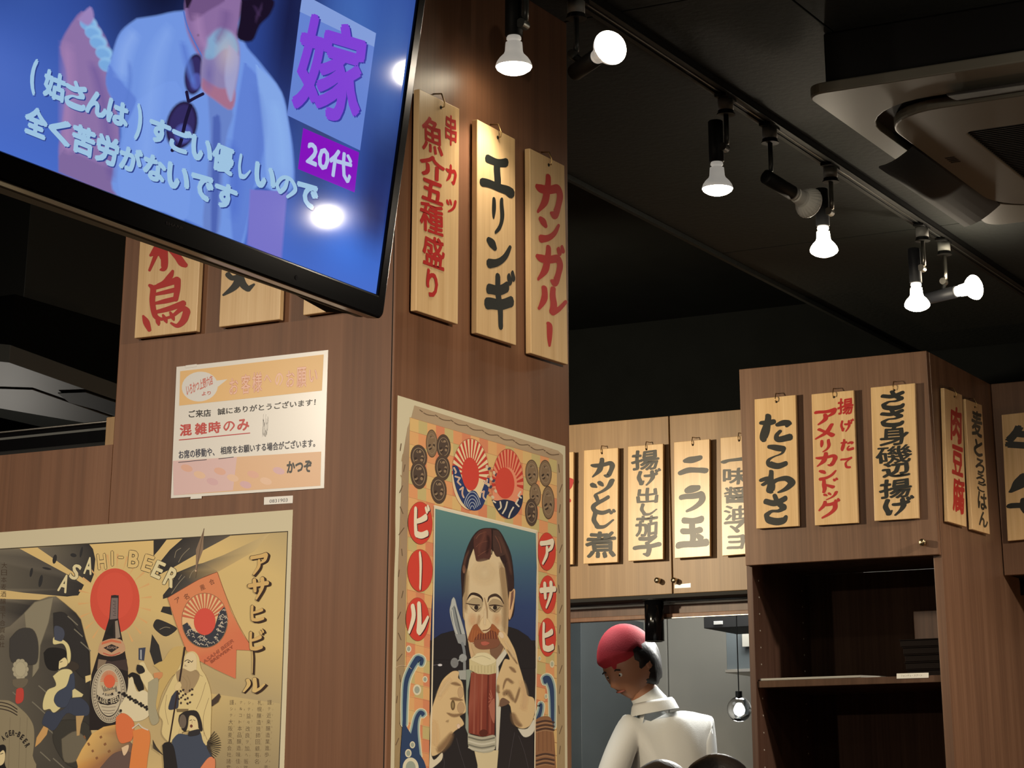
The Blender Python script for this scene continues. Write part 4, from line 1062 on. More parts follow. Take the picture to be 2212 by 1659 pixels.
# maker lettering on the bezel
p = Print(Plane(tv(0, 0, .0042), TN), ZT, base=.0002)
p.text('SHARP', [(848, 1133), (936, 1162), (936, 1176), (848, 1147)], (205, 207, 212), .03)
p.build('maker_lettering', M['print'], t, 'small grey lettering')
for a, b in (((1000, 1128), (1180, 1200)),):
    pass
v, f = lathe_vf(tv(-.19, -.017, .0041), TN, [(0, .003), (.0004, .003)], 10); obj('indicator_lamp', v, f, M['tvback'], t)
# ================================================================== poster on the pillar front (left)
Z5 = Zm(0, 1080, 2.865); A1 = Zm(0, 1120, 5.924); B1 = Zm(0, 1380, 5.945); C1 = Zm(330, 1120, 5.924); D1 = Zm(330, 1380, 5.945)
tr_ = PF.hit(635, 1101); xr0 = PF.hit(623, 1400).x
wP = 0.80
PW = [V((xr0 - wP, Y0 - .0003, tr_.z)), V((xr0, Y0 - .0003, tr_.z)), V((xr0, Y0 - .0003, tr_.z - .62)), V((xr0 - wP, Y0 - .0003, tr_.z - .62))]
t = thing('beer_poster', 'cream bordered vintage beer poster with a red sun and bottle on the pillar front', 'poster', sum(PW, V((0, 0, 0))) / 4)
v, f = prism_vf(PW, (0, -.0008, 0)); obj('paper', v, f, M['paper'], t)
p = Print(PF, Z5, base=.0013, step=.000012)
CR = (226, 198, 136); CR2 = (214, 190, 132); CR3 = (188, 170, 128)
D0 = (44, 42, 44); D1c = (84, 80, 76); D2 = (120, 114, 102); WH = (228, 218, 176)
BOT = 1840
# line border and base, darker towards the lower right
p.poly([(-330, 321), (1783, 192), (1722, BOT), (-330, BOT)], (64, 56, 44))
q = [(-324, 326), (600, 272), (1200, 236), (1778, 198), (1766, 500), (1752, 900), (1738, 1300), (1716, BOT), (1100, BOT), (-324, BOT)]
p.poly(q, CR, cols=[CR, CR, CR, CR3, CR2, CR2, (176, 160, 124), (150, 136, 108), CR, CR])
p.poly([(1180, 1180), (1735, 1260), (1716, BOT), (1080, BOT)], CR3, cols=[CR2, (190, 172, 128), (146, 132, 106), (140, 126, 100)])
# rays: dark sectors
p.z = A1
p.poly([(-600, 420), (250, 385), (480, 510), (900, 735), (1075, 850), (1050, 900), (1000, 985), (930, 990), (860, 1000), (300, 950), (80, 920), (-600, 880)], D0, cols=[D2, D2, D1c, D1c, D0, D0, D0, D0, D0, D1c, D2, D2])
p.poly([(480, 372), (1140, 328), (1190, 390), (1220, 520), (1200, 720), (1160, 825), (880, 650)], D1c, cols=[D2, D0, D0, D0, D0, D0, D1c])
p.poly([(-600, 1000), (80, 1030), (590, 1045), (440, 1120), (330, 1240), (240, 1370), (-600, 1700)], D1c, cols=[D2, D2, D0, D0, D0, D1c, D2])
for x, y, rx, ry in ((400, 690, 18, 60), (520, 800, 24, 80), (600, 640, 60, 14), (940, 470, 40, 24), (1040, 430, 16, 70), (700, 520, 26, 60)): p.ell(x, y, rx, ry, (40, 40, 44), .2)
p.fe = 8
# mountain
p.z = Z5
p.poly([(-330, 900), (60, 780), (150, 700), (215, 630), (300, 600), (345, 597), (400, 640), (470, 700), (500, 740), (530, 860), (556, 940), (560, 1060), (560, BOT), (-330, BOT)], D1c, cols=[D2, D2, D2, D2, D2, D2, D1c, D0, D0, D0, D0, D0, (54, 52, 50), D1c])
p.poly([(150, 700), (215, 632), (330, 602), (300, 760), (250, 900), (240, 1040), (200, 1100), (210, 900), (160, 800)], (142, 136, 118))
p.poly([(60, 860), (120, 800), (200, 800), (235, 880), (230, 1000), (180, 1020), (70, 1000)], (62, 60, 60), True)
p.poly([(330, 700), (400, 700), (470, 790), (540, 900), (548, 1100), (470, 1060), (400, 900), (340, 860)], D0, True)
for x, y, l in ((420, 720, 60), (460, 800, 50), (500, 880, 60), (300, 1000, 80), (240, 1150, 60), (200, 1250, 80), (80, 1190, 50), (420, 1500, 90), (330, 1600, 110), (480, 1560, 90), (300, 1420, 80), (250, 1560, 60)):
    p.line([(x, y), (x + l * .4, y + l * .35), (x + l, y + l * .9)], 7, (124, 120, 108))
p.poly([(340, 1380), (420, 1360), (555, 1400), (555, 1640), (420, 1640), (330, 1500)], (58, 56, 52), True)
p.poly([(380, 1480), (470, 1430), (540, 1500), (500, 1600), (400, 1620)], (112, 106, 92), True)
p.fe = 0
# right hand sectors
p.z = C1
p.poly([(10, 275), (180, 268), (80, 400), (10, 480)], D0)
p.poly([(385, 255), (1010, 212), (650, 405), (240, 640), (70, 725), (90, 560), (220, 400)], D0, cols=[D0, (96, 88, 80), D1c, D0, D0, D0, D0])
p.poly([(310, 690), (550, 590), (640, 570), (840, 640), (820, 690), (500, 850), (200, 1010), (130, 1030), (130, 980), (210, 880)], D0, cols=[D0, D1c, (120, 108, 90), (176, 156, 118), (160, 140, 104), D1c, D0, D0, D0, D0])
p.poly([(640, 570), (900, 470), (1500, 190), (1300, 420), (840, 680)], CR2, cols=[(120, 110, 92), (170, 152, 116), (206, 186, 138), (204, 182, 132), (190, 166, 120)])
p.poly([(130, 1125), (225, 1130), (250, 1240), (100, 1195)], D0); p.poly([(20, 1320), (75, 1290), (280, 1380), (300, 1430), (170, 1510), (60, 1450), (5, 1380)], D0, True)
p.poly([(-10, 1480), (80, 1620), (140, 1900), (20, 1880), (-40, 1700)], D0)
for a in ([(280, 500), (300, 420), (360, 380)], [(330, 560), (380, 470), (470, 380)], [(330, 780), (370, 720)], [(240, 960), (330, 830), (410, 740)], [(90, 1420), (160, 1390), (220, 1400)], [(470, 760), (500, 690), (560, 640)]): p.line(a, 7, (150, 140, 120))
# spear
p.poly([(660, 120), (650, 230), (645, 400), (585, 560), (560, 680), (545, 680), (552, 560), (553, 400), (590, 300), (630, 200)], (142, 120, 100)); p.line([(655, 130), (600, 420), (550, 760)], 6, (84, 66, 54)); p.ell(550, 670, 10, 10, (220, 190, 160))
# sun and rays
p.z = A1
for k in range(22):
    a = math.radians(-70 + k * 16.4); c, s = math.cos(a), math.sin(a)
    p.poly([(1470 + c * 300, 1050 + s * 400), (1470 + c * 470 - s * 14, 1050 + s * 600 + c * 14), (1470 + c * 470 + s * 14, 1050 + s * 600 - c * 14)], (222, 178, 122))
p.ell(1470, 1052, 316, 415, (216, 84, 66), n=40)
p.ell(1470, 990, 230, 300, (222, 88, 70), n=32)
# arched lettering
def arch(ch, x, y, w, h, rot, c_in, c_out):
    p.char(ch, x, y, w * 1.0 + 13 * (p.z.k / 5.9), h + 13 * (p.z.k / 5.9), c_out, .06, rot); p.char(ch, x, y, w, h, c_in, .03, rot)
for ch, x, y, w, h, r, dark in (('A', 822, 830, 120, 235, .30, 1), ('S', 965, 685, 115, 205, .38, 1), ('A', 1135, 605, 105, 225, .16, 1), ('H', 1302, 552, 110, 200, -.10, 0), ('I', 1437, 512, 28, 190, -.02, 0), ('-', 1545, 498, 70, 26, .05, 0), ('B', 1710, 522, 135, 220, .10, 0)):
    arch(ch, x, y, w, h, r, WH if dark else CR, (60, 54, 46) if not dark else (56, 54, 54))
p.z = Z5
for ch, x, y, w, h, r, dark in (('E', 915, 392, 62, 105, .30, 0), ('E', 980, 432, 62, 108, .42, 1), ('R', 1060, 480, 68, 118, .46, 1)):
    arch(ch, x, y, w, h, r, WH if dark else CR, (66, 58, 48))
# bottle
p.poly([(688, 590), (735, 590), (732, 730), (748, 820), (772, 930), (792, 1040), (795, 1200), (792, 1420), (553, 1425), (556, 1200), (566, 1080), (600, 970), (640, 850), (676, 730)], (34, 26, 28))
p.poly([(690, 606), (730, 606), (728, 735), (680, 740)], (124, 110, 110)); p.ell(711, 597, 24, 9, (44, 36, 40))
for k in range(9): p.line([(700 + (k % 2) * 9, 625 + k * 11), (716, 627 + k * 11)], 3.5, (74, 62, 66))
p.poly([(712, 750), (728, 745), (745, 850), (715, 860)], (150, 138, 126)); p.poly([(655, 830), (700, 760), (700, 850)], (20, 18, 20))
p.poly([(622, 880), (690, 858), (755, 870), (772, 935), (690, 968), (610, 945)], (200, 160, 128), True); p.poly([(632, 880), (690, 862), (748, 876), (752, 888), (690, 878), (628, 896)], (208, 116, 84))
p.poly([(640, 915), (690, 892), (738, 912), (690, 945)], (44, 34, 38)); p.text('ASAHI', [(660, 905), (722, 905), (722, 922), (660, 922)], (190, 160, 140)); p.line([(640, 948), (690, 962), (742, 945)], 7, (192, 96, 80))
p.poly([(606, 985), (690, 1000), (784, 985), (790, 1060), (690, 1030), (600, 1060)], (66, 52, 52)); p.poly([(610, 985), (660, 992), (640, 1040), (600, 1050)], (140, 122, 104))
p.z = B1
p.ell(1398, 700, 224, 382, (206, 198, 176), -.02, 44); p.ell(1398, 700, 214, 372, (60, 52, 50), -.02, 44); p.ell(1398, 700, 208, 366, (186, 176, 156), -.02, 44)
for k in range(54):
    a = 2 * math.pi * k / 54 + .2
    if -0.9 > math.sin(a): continue
    x, y = 1398 + 186 * math.cos(a), 700 + 335 * math.sin(a); p.line([(x - 11 * math.cos(a), y - 14 * math.sin(a)), (x + 11 * math.cos(a), y + 14 * math.sin(a))], 8, (90, 80, 74))
p.ell(1398, 700, 160, 304, (48, 40, 40), 0, 40); p.ell(1398, 690, 156, 300, (202, 192, 170), 0, 40)
p.ell(1400, 560, 118, 150, (196, 180, 150)); 
for k in range(20):
    a = math.pi + math.pi * k / 19; p.line([(1400 + 70 * math.cos(a), 545 + 80 * math.sin(a)), (1400 + 108 * math.cos(a), 545 + 140 * math.sin(a))], 8, (214, 110, 76))
for k in range(16): p.line([(1310 + k * 12, 600 + (k * 37) % 50), (1322 + k * 12, 640 + (k * 37) % 40)], 7, (84, 84, 86))
p.ell(1405, 545, 72, 86, (222, 104, 72)); 
for ch, x, y, r in (('A', 1328, 705, .28), ('S', 1358, 716, .14), ('A', 1388, 720, .03), ('H', 1418, 717, -.1), ('I', 1443, 708, -.2)): p.char(ch, x, y, 24, 32, (50, 40, 40), .03, r)
p.poly([(1245, 715), (1290, 750), (1385, 775), (1480, 750), (1530, 710), (1535, 790), (1490, 830), (1385, 852), (1290, 835), (1245, 790)], (38, 30, 32))
for i, ch in enumerate('LAGER-BEER'): u = (i - 4.5) / 4.5; p.char(ch, 1390 + u * 128, 803 - 38 * u * u, 24, 62 if ch != '-' else 8, (206, 196, 172), .03, -u * .3)
for k, (a, b) in enumerate(((880, 90), (925, 80), (960, 60))): p.line([(1395 - b, a - 10), (1395, a), (1395 + b, a - 10)], 6, (96, 84, 78))
p.fe = 7
# crowd: left reveller blowing (seen from behind), his hair and robes
p.poly([(680, 0), (720, -30), (860, 50), (905, 160), (905, 270), (880, 320), (862, 240), (850, 130), (800, 60), (690, 70)], (224, 214, 160), True)
p.poly([(700, 10), (700, -160), (800, -140), (830, -60), (790, 30)], (70, 76, 96), True)
p.poly([(560, 180), (620, 120), (740, 115), (840, 150), (850, 230), (760, 300), (750, 400), (640, 400), (580, 320)], (24, 22, 24), True)
p.poly([(760, 290), (830, 240), (870, 300), (850, 350), (790, 370), (755, 385)], (232, 218, 168), True); p.line([(770, 300), (800, 290)], 8, (40, 36, 34))
p.poly([(880, 320), (920, 285), (1000, 320), (1010, 380), (940, 415), (890, 390)], (60, 52, 46), True)
p.poly([(680, 480), (780, 400), (880, 390), (930, 430), (900, 520), (850, 610), (740, 680), (690, 790), (740, 870), (780, 880), (690, 950), (640, 900), (560, 910), (555, 800), (610, 660), (720, 600)], (222, 212, 160), True)
p.poly([(900, 460), (950, 450), (960, 640), (920, 740), (850, 870), (740, 870), (695, 770), (740, 680), (850, 610)], (62, 72, 96), True)
p.poly([(900, 770), (1040, 760), (1140, 860), (1130, 980), (980, 990), (850, 960), (700, 1170), (600, 1130), (540, 1080), (600, 930), (720, 950), (850, 870)], (58, 66, 88), True)
p.poly([(930, 660), (960, 640), (1070, 715), (1050, 745), (930, 755)], (220, 210, 160)); p.poly([(1095, 480), (1170, 460), (1170, 530), (1100, 565)], (226, 206, 150))
p.poly([(975, 990), (1080, 985), (1040, 1100), (1020, 1240), (985, 1245)], (190, 160, 112)); p.poly([(560, 1120), (620, 1150), (600, 1230), (520, 1330), (450, 1390), (470, 1270)], (206, 162, 104))
# flower and red tassel, barrel
for k in range(10): a = 2 * math.pi * k / 10; p.ell(262 + 70 * math.cos(a), 390 + 98 * math.sin(a), 36, 38, (176, 170, 148))
p.ell(262, 390, 70, 95, (182, 176, 152)); p.poly([(160, 520), (350, 510), (340, 590), (260, 640), (170, 600)], (110, 102, 88), True); p.poly([(210, 650), (250, 630), (300, 650), (300, 780), (250, 830), (200, 810)], (196, 70, 62), True)
p.poly([(-700, 790), (0, 785), (150, 810), (260, 890), (360, 990), (430, 1120), (440, 1300), (420, 1500), (380, 1700), (-700, 1700)], (146, 136, 112), True)
for d in (0, 42, 84): p.line([(-700, 800 + d), (-100, 808 + d), (100, 835 + d), (220, 905 + d * .9)], 13, (52, 42, 38))
for a, b in ((130, 110), (260, 240), (-60, -80), (350, 330)): p.line([(a, 1010), (b + 10, 1300), (b, 1660)], 4, (116, 106, 88))
for ch, x, y, r in zip('LAGER-BEER', (-45, 40, 85, 130, 172, 208, 244, 284, 322, 352), (1330, 1275, 1235, 1210, 1208, 1214, 1228, 1262, 1312, 1366), (-.9, -.6, -.3, -.1, .1, .2, .4, .6, .8, 1.0)): p.char(ch, x, y, 34, 74 if ch != '-' else 12, (40, 34, 32), .05, r)
p.poly([(-20, 1370), (50, 1360), (78, 1420), (60, 1600), (90, 1700), (-40, 1700)], (24, 22, 24), True); p.poly([(-10, 1470), (40, 1430), (66, 1480), (50, 1590), (-10, 1620)], (226, 210, 166), True); p.line([(5, 1480), (40, 1470)], 8, (40, 36, 34))
# golden rock
p.poly([(1000, 1640), (980, 1560), (1050, 1420), (1180, 1220), (1330, 1130), (1490, 1100), (1560, 1200), (1700, 1350), (1700, 1800), (970, 1800)], (214, 166, 96), cols=[(214, 160, 90), (224, 180, 110), (226, 184, 112), (226, 186, 116), (222, 180, 110), (214, 168, 100), (150, 110, 84), (120, 96, 84), (120, 92, 80), (190, 130, 76)])
for k in range(26): x = 1080 + (k * 53) % 420; y = 1250 + (k * 91) % 360; p.ell(x, y, 12 + k % 8, 6, (150, 104, 70), -.6)
p.poly([(1300, 1640), (1450, 1480), (1600, 1440), (1700, 1500), (1700, 1760), (1250, 1760)], (104, 84, 80), True)
# woman in white and orange
p.poly([(1640, 470), (1700, 430), (1790, 470), (1830, 560), (1850, 640), (1810, 680), (1770, 660), (1720, 560), (1650, 490)], (26, 22, 24), True)
p.poly([(1650, 520), (1700, 490), (1730, 600), (1770, 680), (1850, 660), (1930, 740), (1930, 940), (1860, 1030), (1720, 1060), (1640, 980), (1560, 950), (1530, 880), (1600, 760), (1640, 640)], (226, 216, 184), True)
for k in range(22): x = 1530 + (k * 71) % 380; y = 690 + (k * 43) % 240; p.ell(x, y, 19, 15, (34, 30, 32), k)
p.poly([(1790, 310), (1850, 300), (1900, 400), (1962, 480), (2060, 700), (1950, 740), (1860, 600), (1800, 480)], (226, 212, 168), True)
p.poly([(1780, 120), (1870, 110), (1850, 280), (1780, 270)], (58, 66, 92)); p.poly([(1800, 140), (1820, 140), (1820, 270), (1800, 260)], (170, 176, 184)); p.poly([(1760, 330), (1830, 350), (1860, 420), (1790, 450), (1750, 400)], (34, 32, 36), True)
p.poly([(1490, 1010), (1560, 955), (1640, 980), (1720, 1080), (1700, 1280), (1630, 1330), (1540, 1330), (1490, 1180)], (222, 120, 74), True)
p.poly([(1700, 1180), (1880, 1150), (1930, 1260), (1900, 1500), (1850, 1760), (1670, 1760), (1680, 1500), (1710, 1300)], (226, 138, 76), True)
p.poly([(1560, 1400), (1650, 1360), (1640, 1440), (1590, 1500)], (228, 200, 168), True); p.line([(1700, 1150), (1780, 1090), (1830, 1140), (1900, 1170)], 16, (214, 208, 196))
# elder in robe with spear pole, flag
p.z = D1
p.poly([(10, 340), (80, 300), (140, 270), (250, 120), (400, 100), (430, 200), (380, 400), (250, 480), (120, 700), (60, 900), (-10, 1000), (-40, 800), (40, 620), (110, 450)], (204, 178, 116), True)
p.poly([(10, 440), (120, 430), (110, 500), (30, 520)], (212, 148, 100), True); p.poly([(-60, 560), (60, 500), (70, 640), (40, 860), (80, 1050), (-10, 1100), (-60, 900)], (170, 164, 138), True)
p.z = C1
FL = (222, 140, 98); FL2 = (216, 122, 88)
p.poly([(190, 1015), (590, 780), (825, 685), (900, 900), (1000, 1190), (1150, 1480), (1300, 1690), (1070, 1680), (1060, 2050), (800, 1930), (560, 1800), (420, 1680), (300, 1350)], FL, cols=[FL, FL, FL, FL, FL, FL2, FL2, FL2, FL2, FL2, FL2, FL, FL])
p.line([(190, 1015), (590, 780), (825, 685)], 6, (120, 70, 50)); p.line([(825, 685), (920, 950), (1080, 1330), (1290, 1690)], 5, (150, 90, 64)); p.line([(190, 1015), (310, 1380), (430, 1690)], 5, (150, 90, 64))
for ch, x, y in (('アサヒ'[0], 315, 1045), ('名', 430, 1000), ('産', 635, 880), ('合', 755, 810)): p.char(ch, x, y, 66, 74, (140, 84, 60), .02, -.45)
p.ell(665, 1305, 296, 352, (130, 92, 70), 0, 48); p.ell(665, 1305, 291, 347, (232, 196, 148), 0, 48)
for k in range(15):
    a = math.radians(188 + k * 10.6); b = math.radians(193 + k * 10.6)
    p.poly([(665 + 120 * math.cos(a), 1310 + 150 * math.sin(a)), (665 + 290 * math.cos(a), 1305 + 346 * math.sin(a)), (665 + 290 * math.cos(b), 1305 + 346 * math.sin(b)), (665 + 120 * math.cos(b), 1310 + 150 * math.sin(b))], (206, 108, 80))
arc = [(665 + 288 * math.cos(math.radians(a)), 1305 + 344 * math.sin(math.radians(a))) for a in range(-30, 176, 8)]
p.poly(arc + [(440, 1330), (520, 1440), (665, 1500), (790, 1400), (850, 1200)], (52, 56, 70))
random.seed(3)
for k in range(64):
    a = random.uniform(-28, 172); rr = random.uniform(.6, .96); x, y = 665 + 288 * rr * math.cos(math.radians(a)), 1305 + 344 * rr * math.sin(math.radians(a))
    p.line([(x, y), (x + random.uniform(8, 26), y - random.uniform(5, 22)), (x + random.uniform(20, 40), y + random.uniform(-6, 16))], 7, (206, 196, 180))
p.ell(665, 1320, 138, 172, (218, 84, 72), 0, 36)
p.z = D1
p.text('ASAHI BEER', [(640, 280), (1030, -10), (1045, 35), (660, 325)], (170, 92, 70), .01); p.text('BREWERY', [(735, 280), (1020, 80), (1040, 110), (755, 315)], (160, 84, 64), .01)
p.poly([(250, 520), (330, 380), (420, 200), (520, 160), (590, 230), (620, 380), (690, 500), (750, 720), (745, 1100), (735, 1290), (680, 1370), (620, 1300), (500, 1180), (330, 1220), (230, 1330), (120, 1220), (130, 1060), (80, 960), (130, 780), (200, 620)], (222, 204, 150), True)
p.poly([(430, 200), (500, 170), (560, 230), (560, 400), (520, 470), (430, 440), (395, 360)], (226, 210, 170), True)
p.poly([(300, 430), (380, 380), (480, 420), (560, 400), (600, 480), (520, 640), (420, 700), (350, 600), (310, 520)], (168, 146, 112), True)
p.line([(410, 290), (450, 270), (500, 300), (515, 280)], 9, (56, 46, 40)); p.line([(420, 330), (410, 350), (440, 350)], 5, (120, 96, 76)); p.ell(460, 300, 12, 8, (60, 50, 44))
for a in ([(380, 480), (440, 560), (430, 660)], [(440, 470), (480, 560), (470, 640)], [(540, 400), (600, 460), (640, 480)], [(680, 560), (620, 760), (560, 900)], [(720, 760), (650, 1000), (660, 1250)], [(180, 720), (160, 900), (200, 1100)], [(600, 1000), (640, 1150), (700, 1300)]): p.line(a, 5, (150, 130, 96))
p.poly([(240, 740), (320, 660), (330, 860), (290, 900), (200, 900)], (56, 60, 78), True); p.poly([(300, 900), (460, 900), (450, 940), (310, 940)], (130, 112, 80))
for k in range(16): p.ell(330 + (k * 29) % 200, 620 + (k * 53) % 220, 16, 12, (58, 44, 42), k)
p.line([(410, 110), (345, 540)], 24, (50, 34, 30), 2); p.line([(320, 660), (210, 1330)], 20, (50, 34, 30), 2); p.poly([(290, 590), (340, 550), (370, 600), (330, 660), (280, 650)], (226, 206, 156), True)
p.poly([(755, 790), (850, 700), (870, 740), (840, 810), (755, 870)], (70, 56, 48))
p.poly([(340, 980), (420, 930), (560, 925), (620, 1040), (640, 1170), (610, 1180), (560, 1080), (540, 1000), (470, 990), (450, 1120), (420, 1190), (370, 1160), (330, 1060)], (40, 34, 36), True)
p.poly([(480, 990), (540, 1000), (575, 1060), (580, 1180), (520, 1250), (470, 1170), (465, 1060)], (230, 212, 164), True); p.ell(495, 1120, 17, 20, (110, 60, 50)); p.line([(475, 1050), (500, 1040)], 8, (50, 40, 38)); p.line([(520, 1040), (545, 1050)], 6, (50, 40, 38)); p.line([(505, 1050), (505, 1085)], 4, (130, 100, 80))
p.ell(385, 1060, 46, 90, (112, 100, 90)); p.poly([(320, 1240), (360, 1130), (380, 1280), (370, 1480), (320, 1500), (330, 1380)], (216, 196, 146), True)
p.poly([(250, 1300), (330, 1220), (460, 1230), (600, 1190), (650, 1330), (760, 1500), (700, 1900), (250, 1900)], (66, 76, 98), True); p.poly([(460, 1190), (600, 1160), (590, 1230), (460, 1250)], (44, 42, 48), True)
p.poly([(120, 1370), (160, 1330), (240, 1340), (290, 1480), (330, 1900), (160, 1900), (140, 1600)], (34, 30, 32), True)
p.poly([(610, 1660), (700, 1540), (760, 1515), (800, 1560), (780, 1720), (640, 1800)], (226, 140, 100), True)
for k in range(13): a = -1.0 + k * .17; p.line([(700, 1330 + k * 6), (700 + 90 * math.cos(a), 1320 + k * 8 + 80 * math.sin(a)), (700 + 170 * math.cos(a), 1300 + k * 10 + 130 * math.sin(a))], 9, (60, 52, 44))
for k in range(8): a = 1.1 + k * .13; p.line([(0, 1300 + k * 14), (50 + 10 * k, 1400 + k * 12)], 8, (66, 58, 50))
p.fe = 0
p.kw = 1.2
# big katakana with black sides
p.z = C1
for ch, x, y, w, h, z in (('ア', 1360, 580, 230, 290, C1), ('サ', 1350, 895, 270, 300, C1), ('ヒ', 1330, 1215, 200, 230, C1), ('ビ', 1312, 1570, 200, 270, C1)):
    p.z = z
    for d in (26, 20, 13, 7): p.char(ch, x + d, y + d * .7, w, h, (54, 34, 24), slope=-.06)
    p.char(ch, x, y, w, h, (64, 46, 34), slope=-.06); p.char(ch, x, y, w * .95, h * .95, (214, 180, 118), slope=-.06)
p.z = D1
for ch, x, y, w, h in (('|', 1280, 300, 60, 300), ('ル', 1290, 600, 310, 220)):
    for d in (26, 20, 13, 7): p.char(ch, x + d, y + d * .6, w, h, (54, 34, 24))
    p.char(ch, x, y, w, h, (64, 46, 34)); p.char(ch, x, y, w * .95, h * .95, (214, 186, 126))
# fine vertical print columns
cols_ = ['謹テ近来醸造業進歩ノ麦酒', '札幌醸造技師回顧有名', 'シテ益々改良ヲ加ヘ販路', 'ナルコト本品醸造味佳シ', '謹シテ大阪麦酒会社諸君']
for c_, (x, y) in enumerate(((1500, 815), (1375, 820), (1240, 820), (1135, 815), (1015, 815))):
    for i, ch in enumerate(cols_[c_]):
        big = 1.0 if ord(ch) > 0x3400 else .62
        p.char(ch, x - i * 4.5, y + i * 84, 56 * big, 64 * big, (96, 80, 60), .0)
    for i in range(12): p.char('ノシテナルヲ'[(i + c_) % 6], x + 46 - i * 4.5, y + 20 + i * 74, 15, 26, (132, 114, 86), 0)
p.z = A1
for i, ch in enumerate('大日本麦酒醸造下合資会社'): p.char(ch, 55 - i * 3, 600 + i * 92, 72, 74, (66, 52, 40), .0)
p.build('artwork', M['print'], t, 'printed scene of revellers round a beer bottle before a red sun')
# ================================================================== poster on the pillar side (right)
KA = Zm(850, 840, 5.925); KB = Zm(1040, 900, 5.925); KC = Zm(920, 1100, 5.53); KD = Zm(920, 1370, 5.742); KE = Zm(840, 1080, 5.18); KF = Zm(840, 1380, 5.95); K0 = Zm(840, 840, 2.025)
tl = PR.hit(861, 855); trr = PR.hit(1223, 969)
ya, yb = PR.hit(851, 1250).y, PR.hit(1222, 1250).y
zlow = PR.hit(1030, 1659).z - .16
t = thing('beer_poster', 'tall beer poster of a moustached man with a glass mug on the pillar side', 'poster', (X0, (ya + yb) / 2, (tl.z + zlow) / 2))
# paper with a soft vertical buckle
v = []; f = []; n = 40
for i in range(n + 1):
    z = tl.z + (zlow - tl.z) * i / n; y0_ = ya + .0018 * math.exp(-((i - 13) / 1.6) ** 2)
    v += [(X0 + .0003, y0_, z), (X0 + .0010, y0_, z), (X0 + .0010, yb, z), (X0 + .0003, yb, z)]
for i in range(n):
    for k in range(4): a = i * 4 + k; b = i * 4 + (k + 1) % 4; f.append((a, b, b + 4, a + 4))
f += [(3, 2, 1, 0), tuple(n * 4 + k for k in range(4))]
obj('paper', v, f, M['paper'], t)
p = Print(PR, K0, base=.0013, step=.000012)
BR = (178, 156, 128)
def hx(y, x0, s): return y
# brown woodgrain border
p.z = K0
p.poly([(112, 72), (740, 270), (762, 290), (772, 1900), (20, 1900), (28, 1450), (40, 800), (60, 300), (82, 170), (100, 120)], BR, cols=[BR, (188, 166, 136), BR, (166, 146, 110), (158, 138, 102), (164, 142, 106), (166, 142, 116), (160, 138, 112), BR, BR])
for k in range(9): p.line([(135 + k * 68, 92 + k * 22), (165 + k * 68, 112 + k * 22), (200 + k * 68, 118 + k * 21)], 4, (112, 90, 70)); p.line([(130 + k * 68, 110 + k * 21), (170 + k * 68, 96 + k * 21)], 3, (182, 156, 128))
for k in range(30): p.line([(54 + (k % 3) * 9 - k * .7, 240 + k * 46), (50 + (k % 4) * 8 - k * .7, 270 + k * 46)], 4, ((110, 90, 70), (168, 144, 110))[k % 2]); p.line([(742 + (k % 3) * 8, 330 + k * 44), (746 + (k % 2) * 8, 365 + k * 44)], 4, ((116, 96, 74), (172, 150, 118))[k % 2])
# chequered field
OA = (226, 160, 112); OB = (222, 188, 128); OC = (218, 140, 104); OD = (200, 184, 128)
left = lambda y: 92 - (y - 125) * 30 / 1500
right = lambda y: 733
def yl(u, s): return 125 + u   # helper for skew
SKW = lambda x, y: y + (x - 92) * (0.292 - (y - 125) * .00005)
p.poly([(92, SKW(92, 125)), (735, SKW(735, 125)), (735, SKW(735, 1900)), (56, SKW(60, 1900) - 10)], OB)
random.seed(5)
for j in range(30):
    for i in range(17):
        x = 92 + i * 38 - j * .9; y = 125 + j * 58
        if x > 715: continue
        c = [OA, OB, OC, OD, (226, 176, 120)][(i * 2 + j * 3 + random.randint(0, 1)) % 5]
        if 210 < x < 600 and j > 7 and j < 40: continue
        x2 = min(x + 38, 735); p.poly([(x, SKW(x, y)), (x2, SKW(x2, y)), (x2, SKW(x2, y + 58)), (x, SKW(x, y + 58))], c)
    p.line([(92 - j * .9, SKW(92, 125 + j * 58)), (735, SKW(735, 125 + j * 58))], 1.4, (184, 130, 92), 2)
# medals
def medal(x, y, rx, ry, style=0):
    p.ell(x, y, rx, ry, (92, 74, 58), 0, 26, .12); p.ell(x, y, rx * .93, ry * .93, (134, 112, 88) if style else (84, 70, 62), 0, 26, .12); p.ring(x, y, rx * .72, ry * .72, rx * .07, (160, 140, 114), sk=.12)
    for k in range(9): a = k * 2.2; p.ell(x + rx * .4 * math.cos(a), y + ry * .45 * math.sin(a), rx * .16, ry * .12, ((150, 128, 104), (62, 50, 44))[k % 2], k)
p.z = KA
for q in ((325, 870, 108, 155, 0), (490, 700, 75, 180, 1), (642, 740, 92, 160, 0), (628, 1010, 98, 165, 0), (578, 1295, 104, 178, 0), (325, 1100, 108, 185, 0)): medal(*q)
p.z = KB
for q in ((645, 720, 84, 170, 1), (818, 725, 82, 172, 1), (688, 1000, 74, 150, 1), (855, 1100, 82, 215, 1), (640, 1225, 82, 178, 0)): medal(*q)
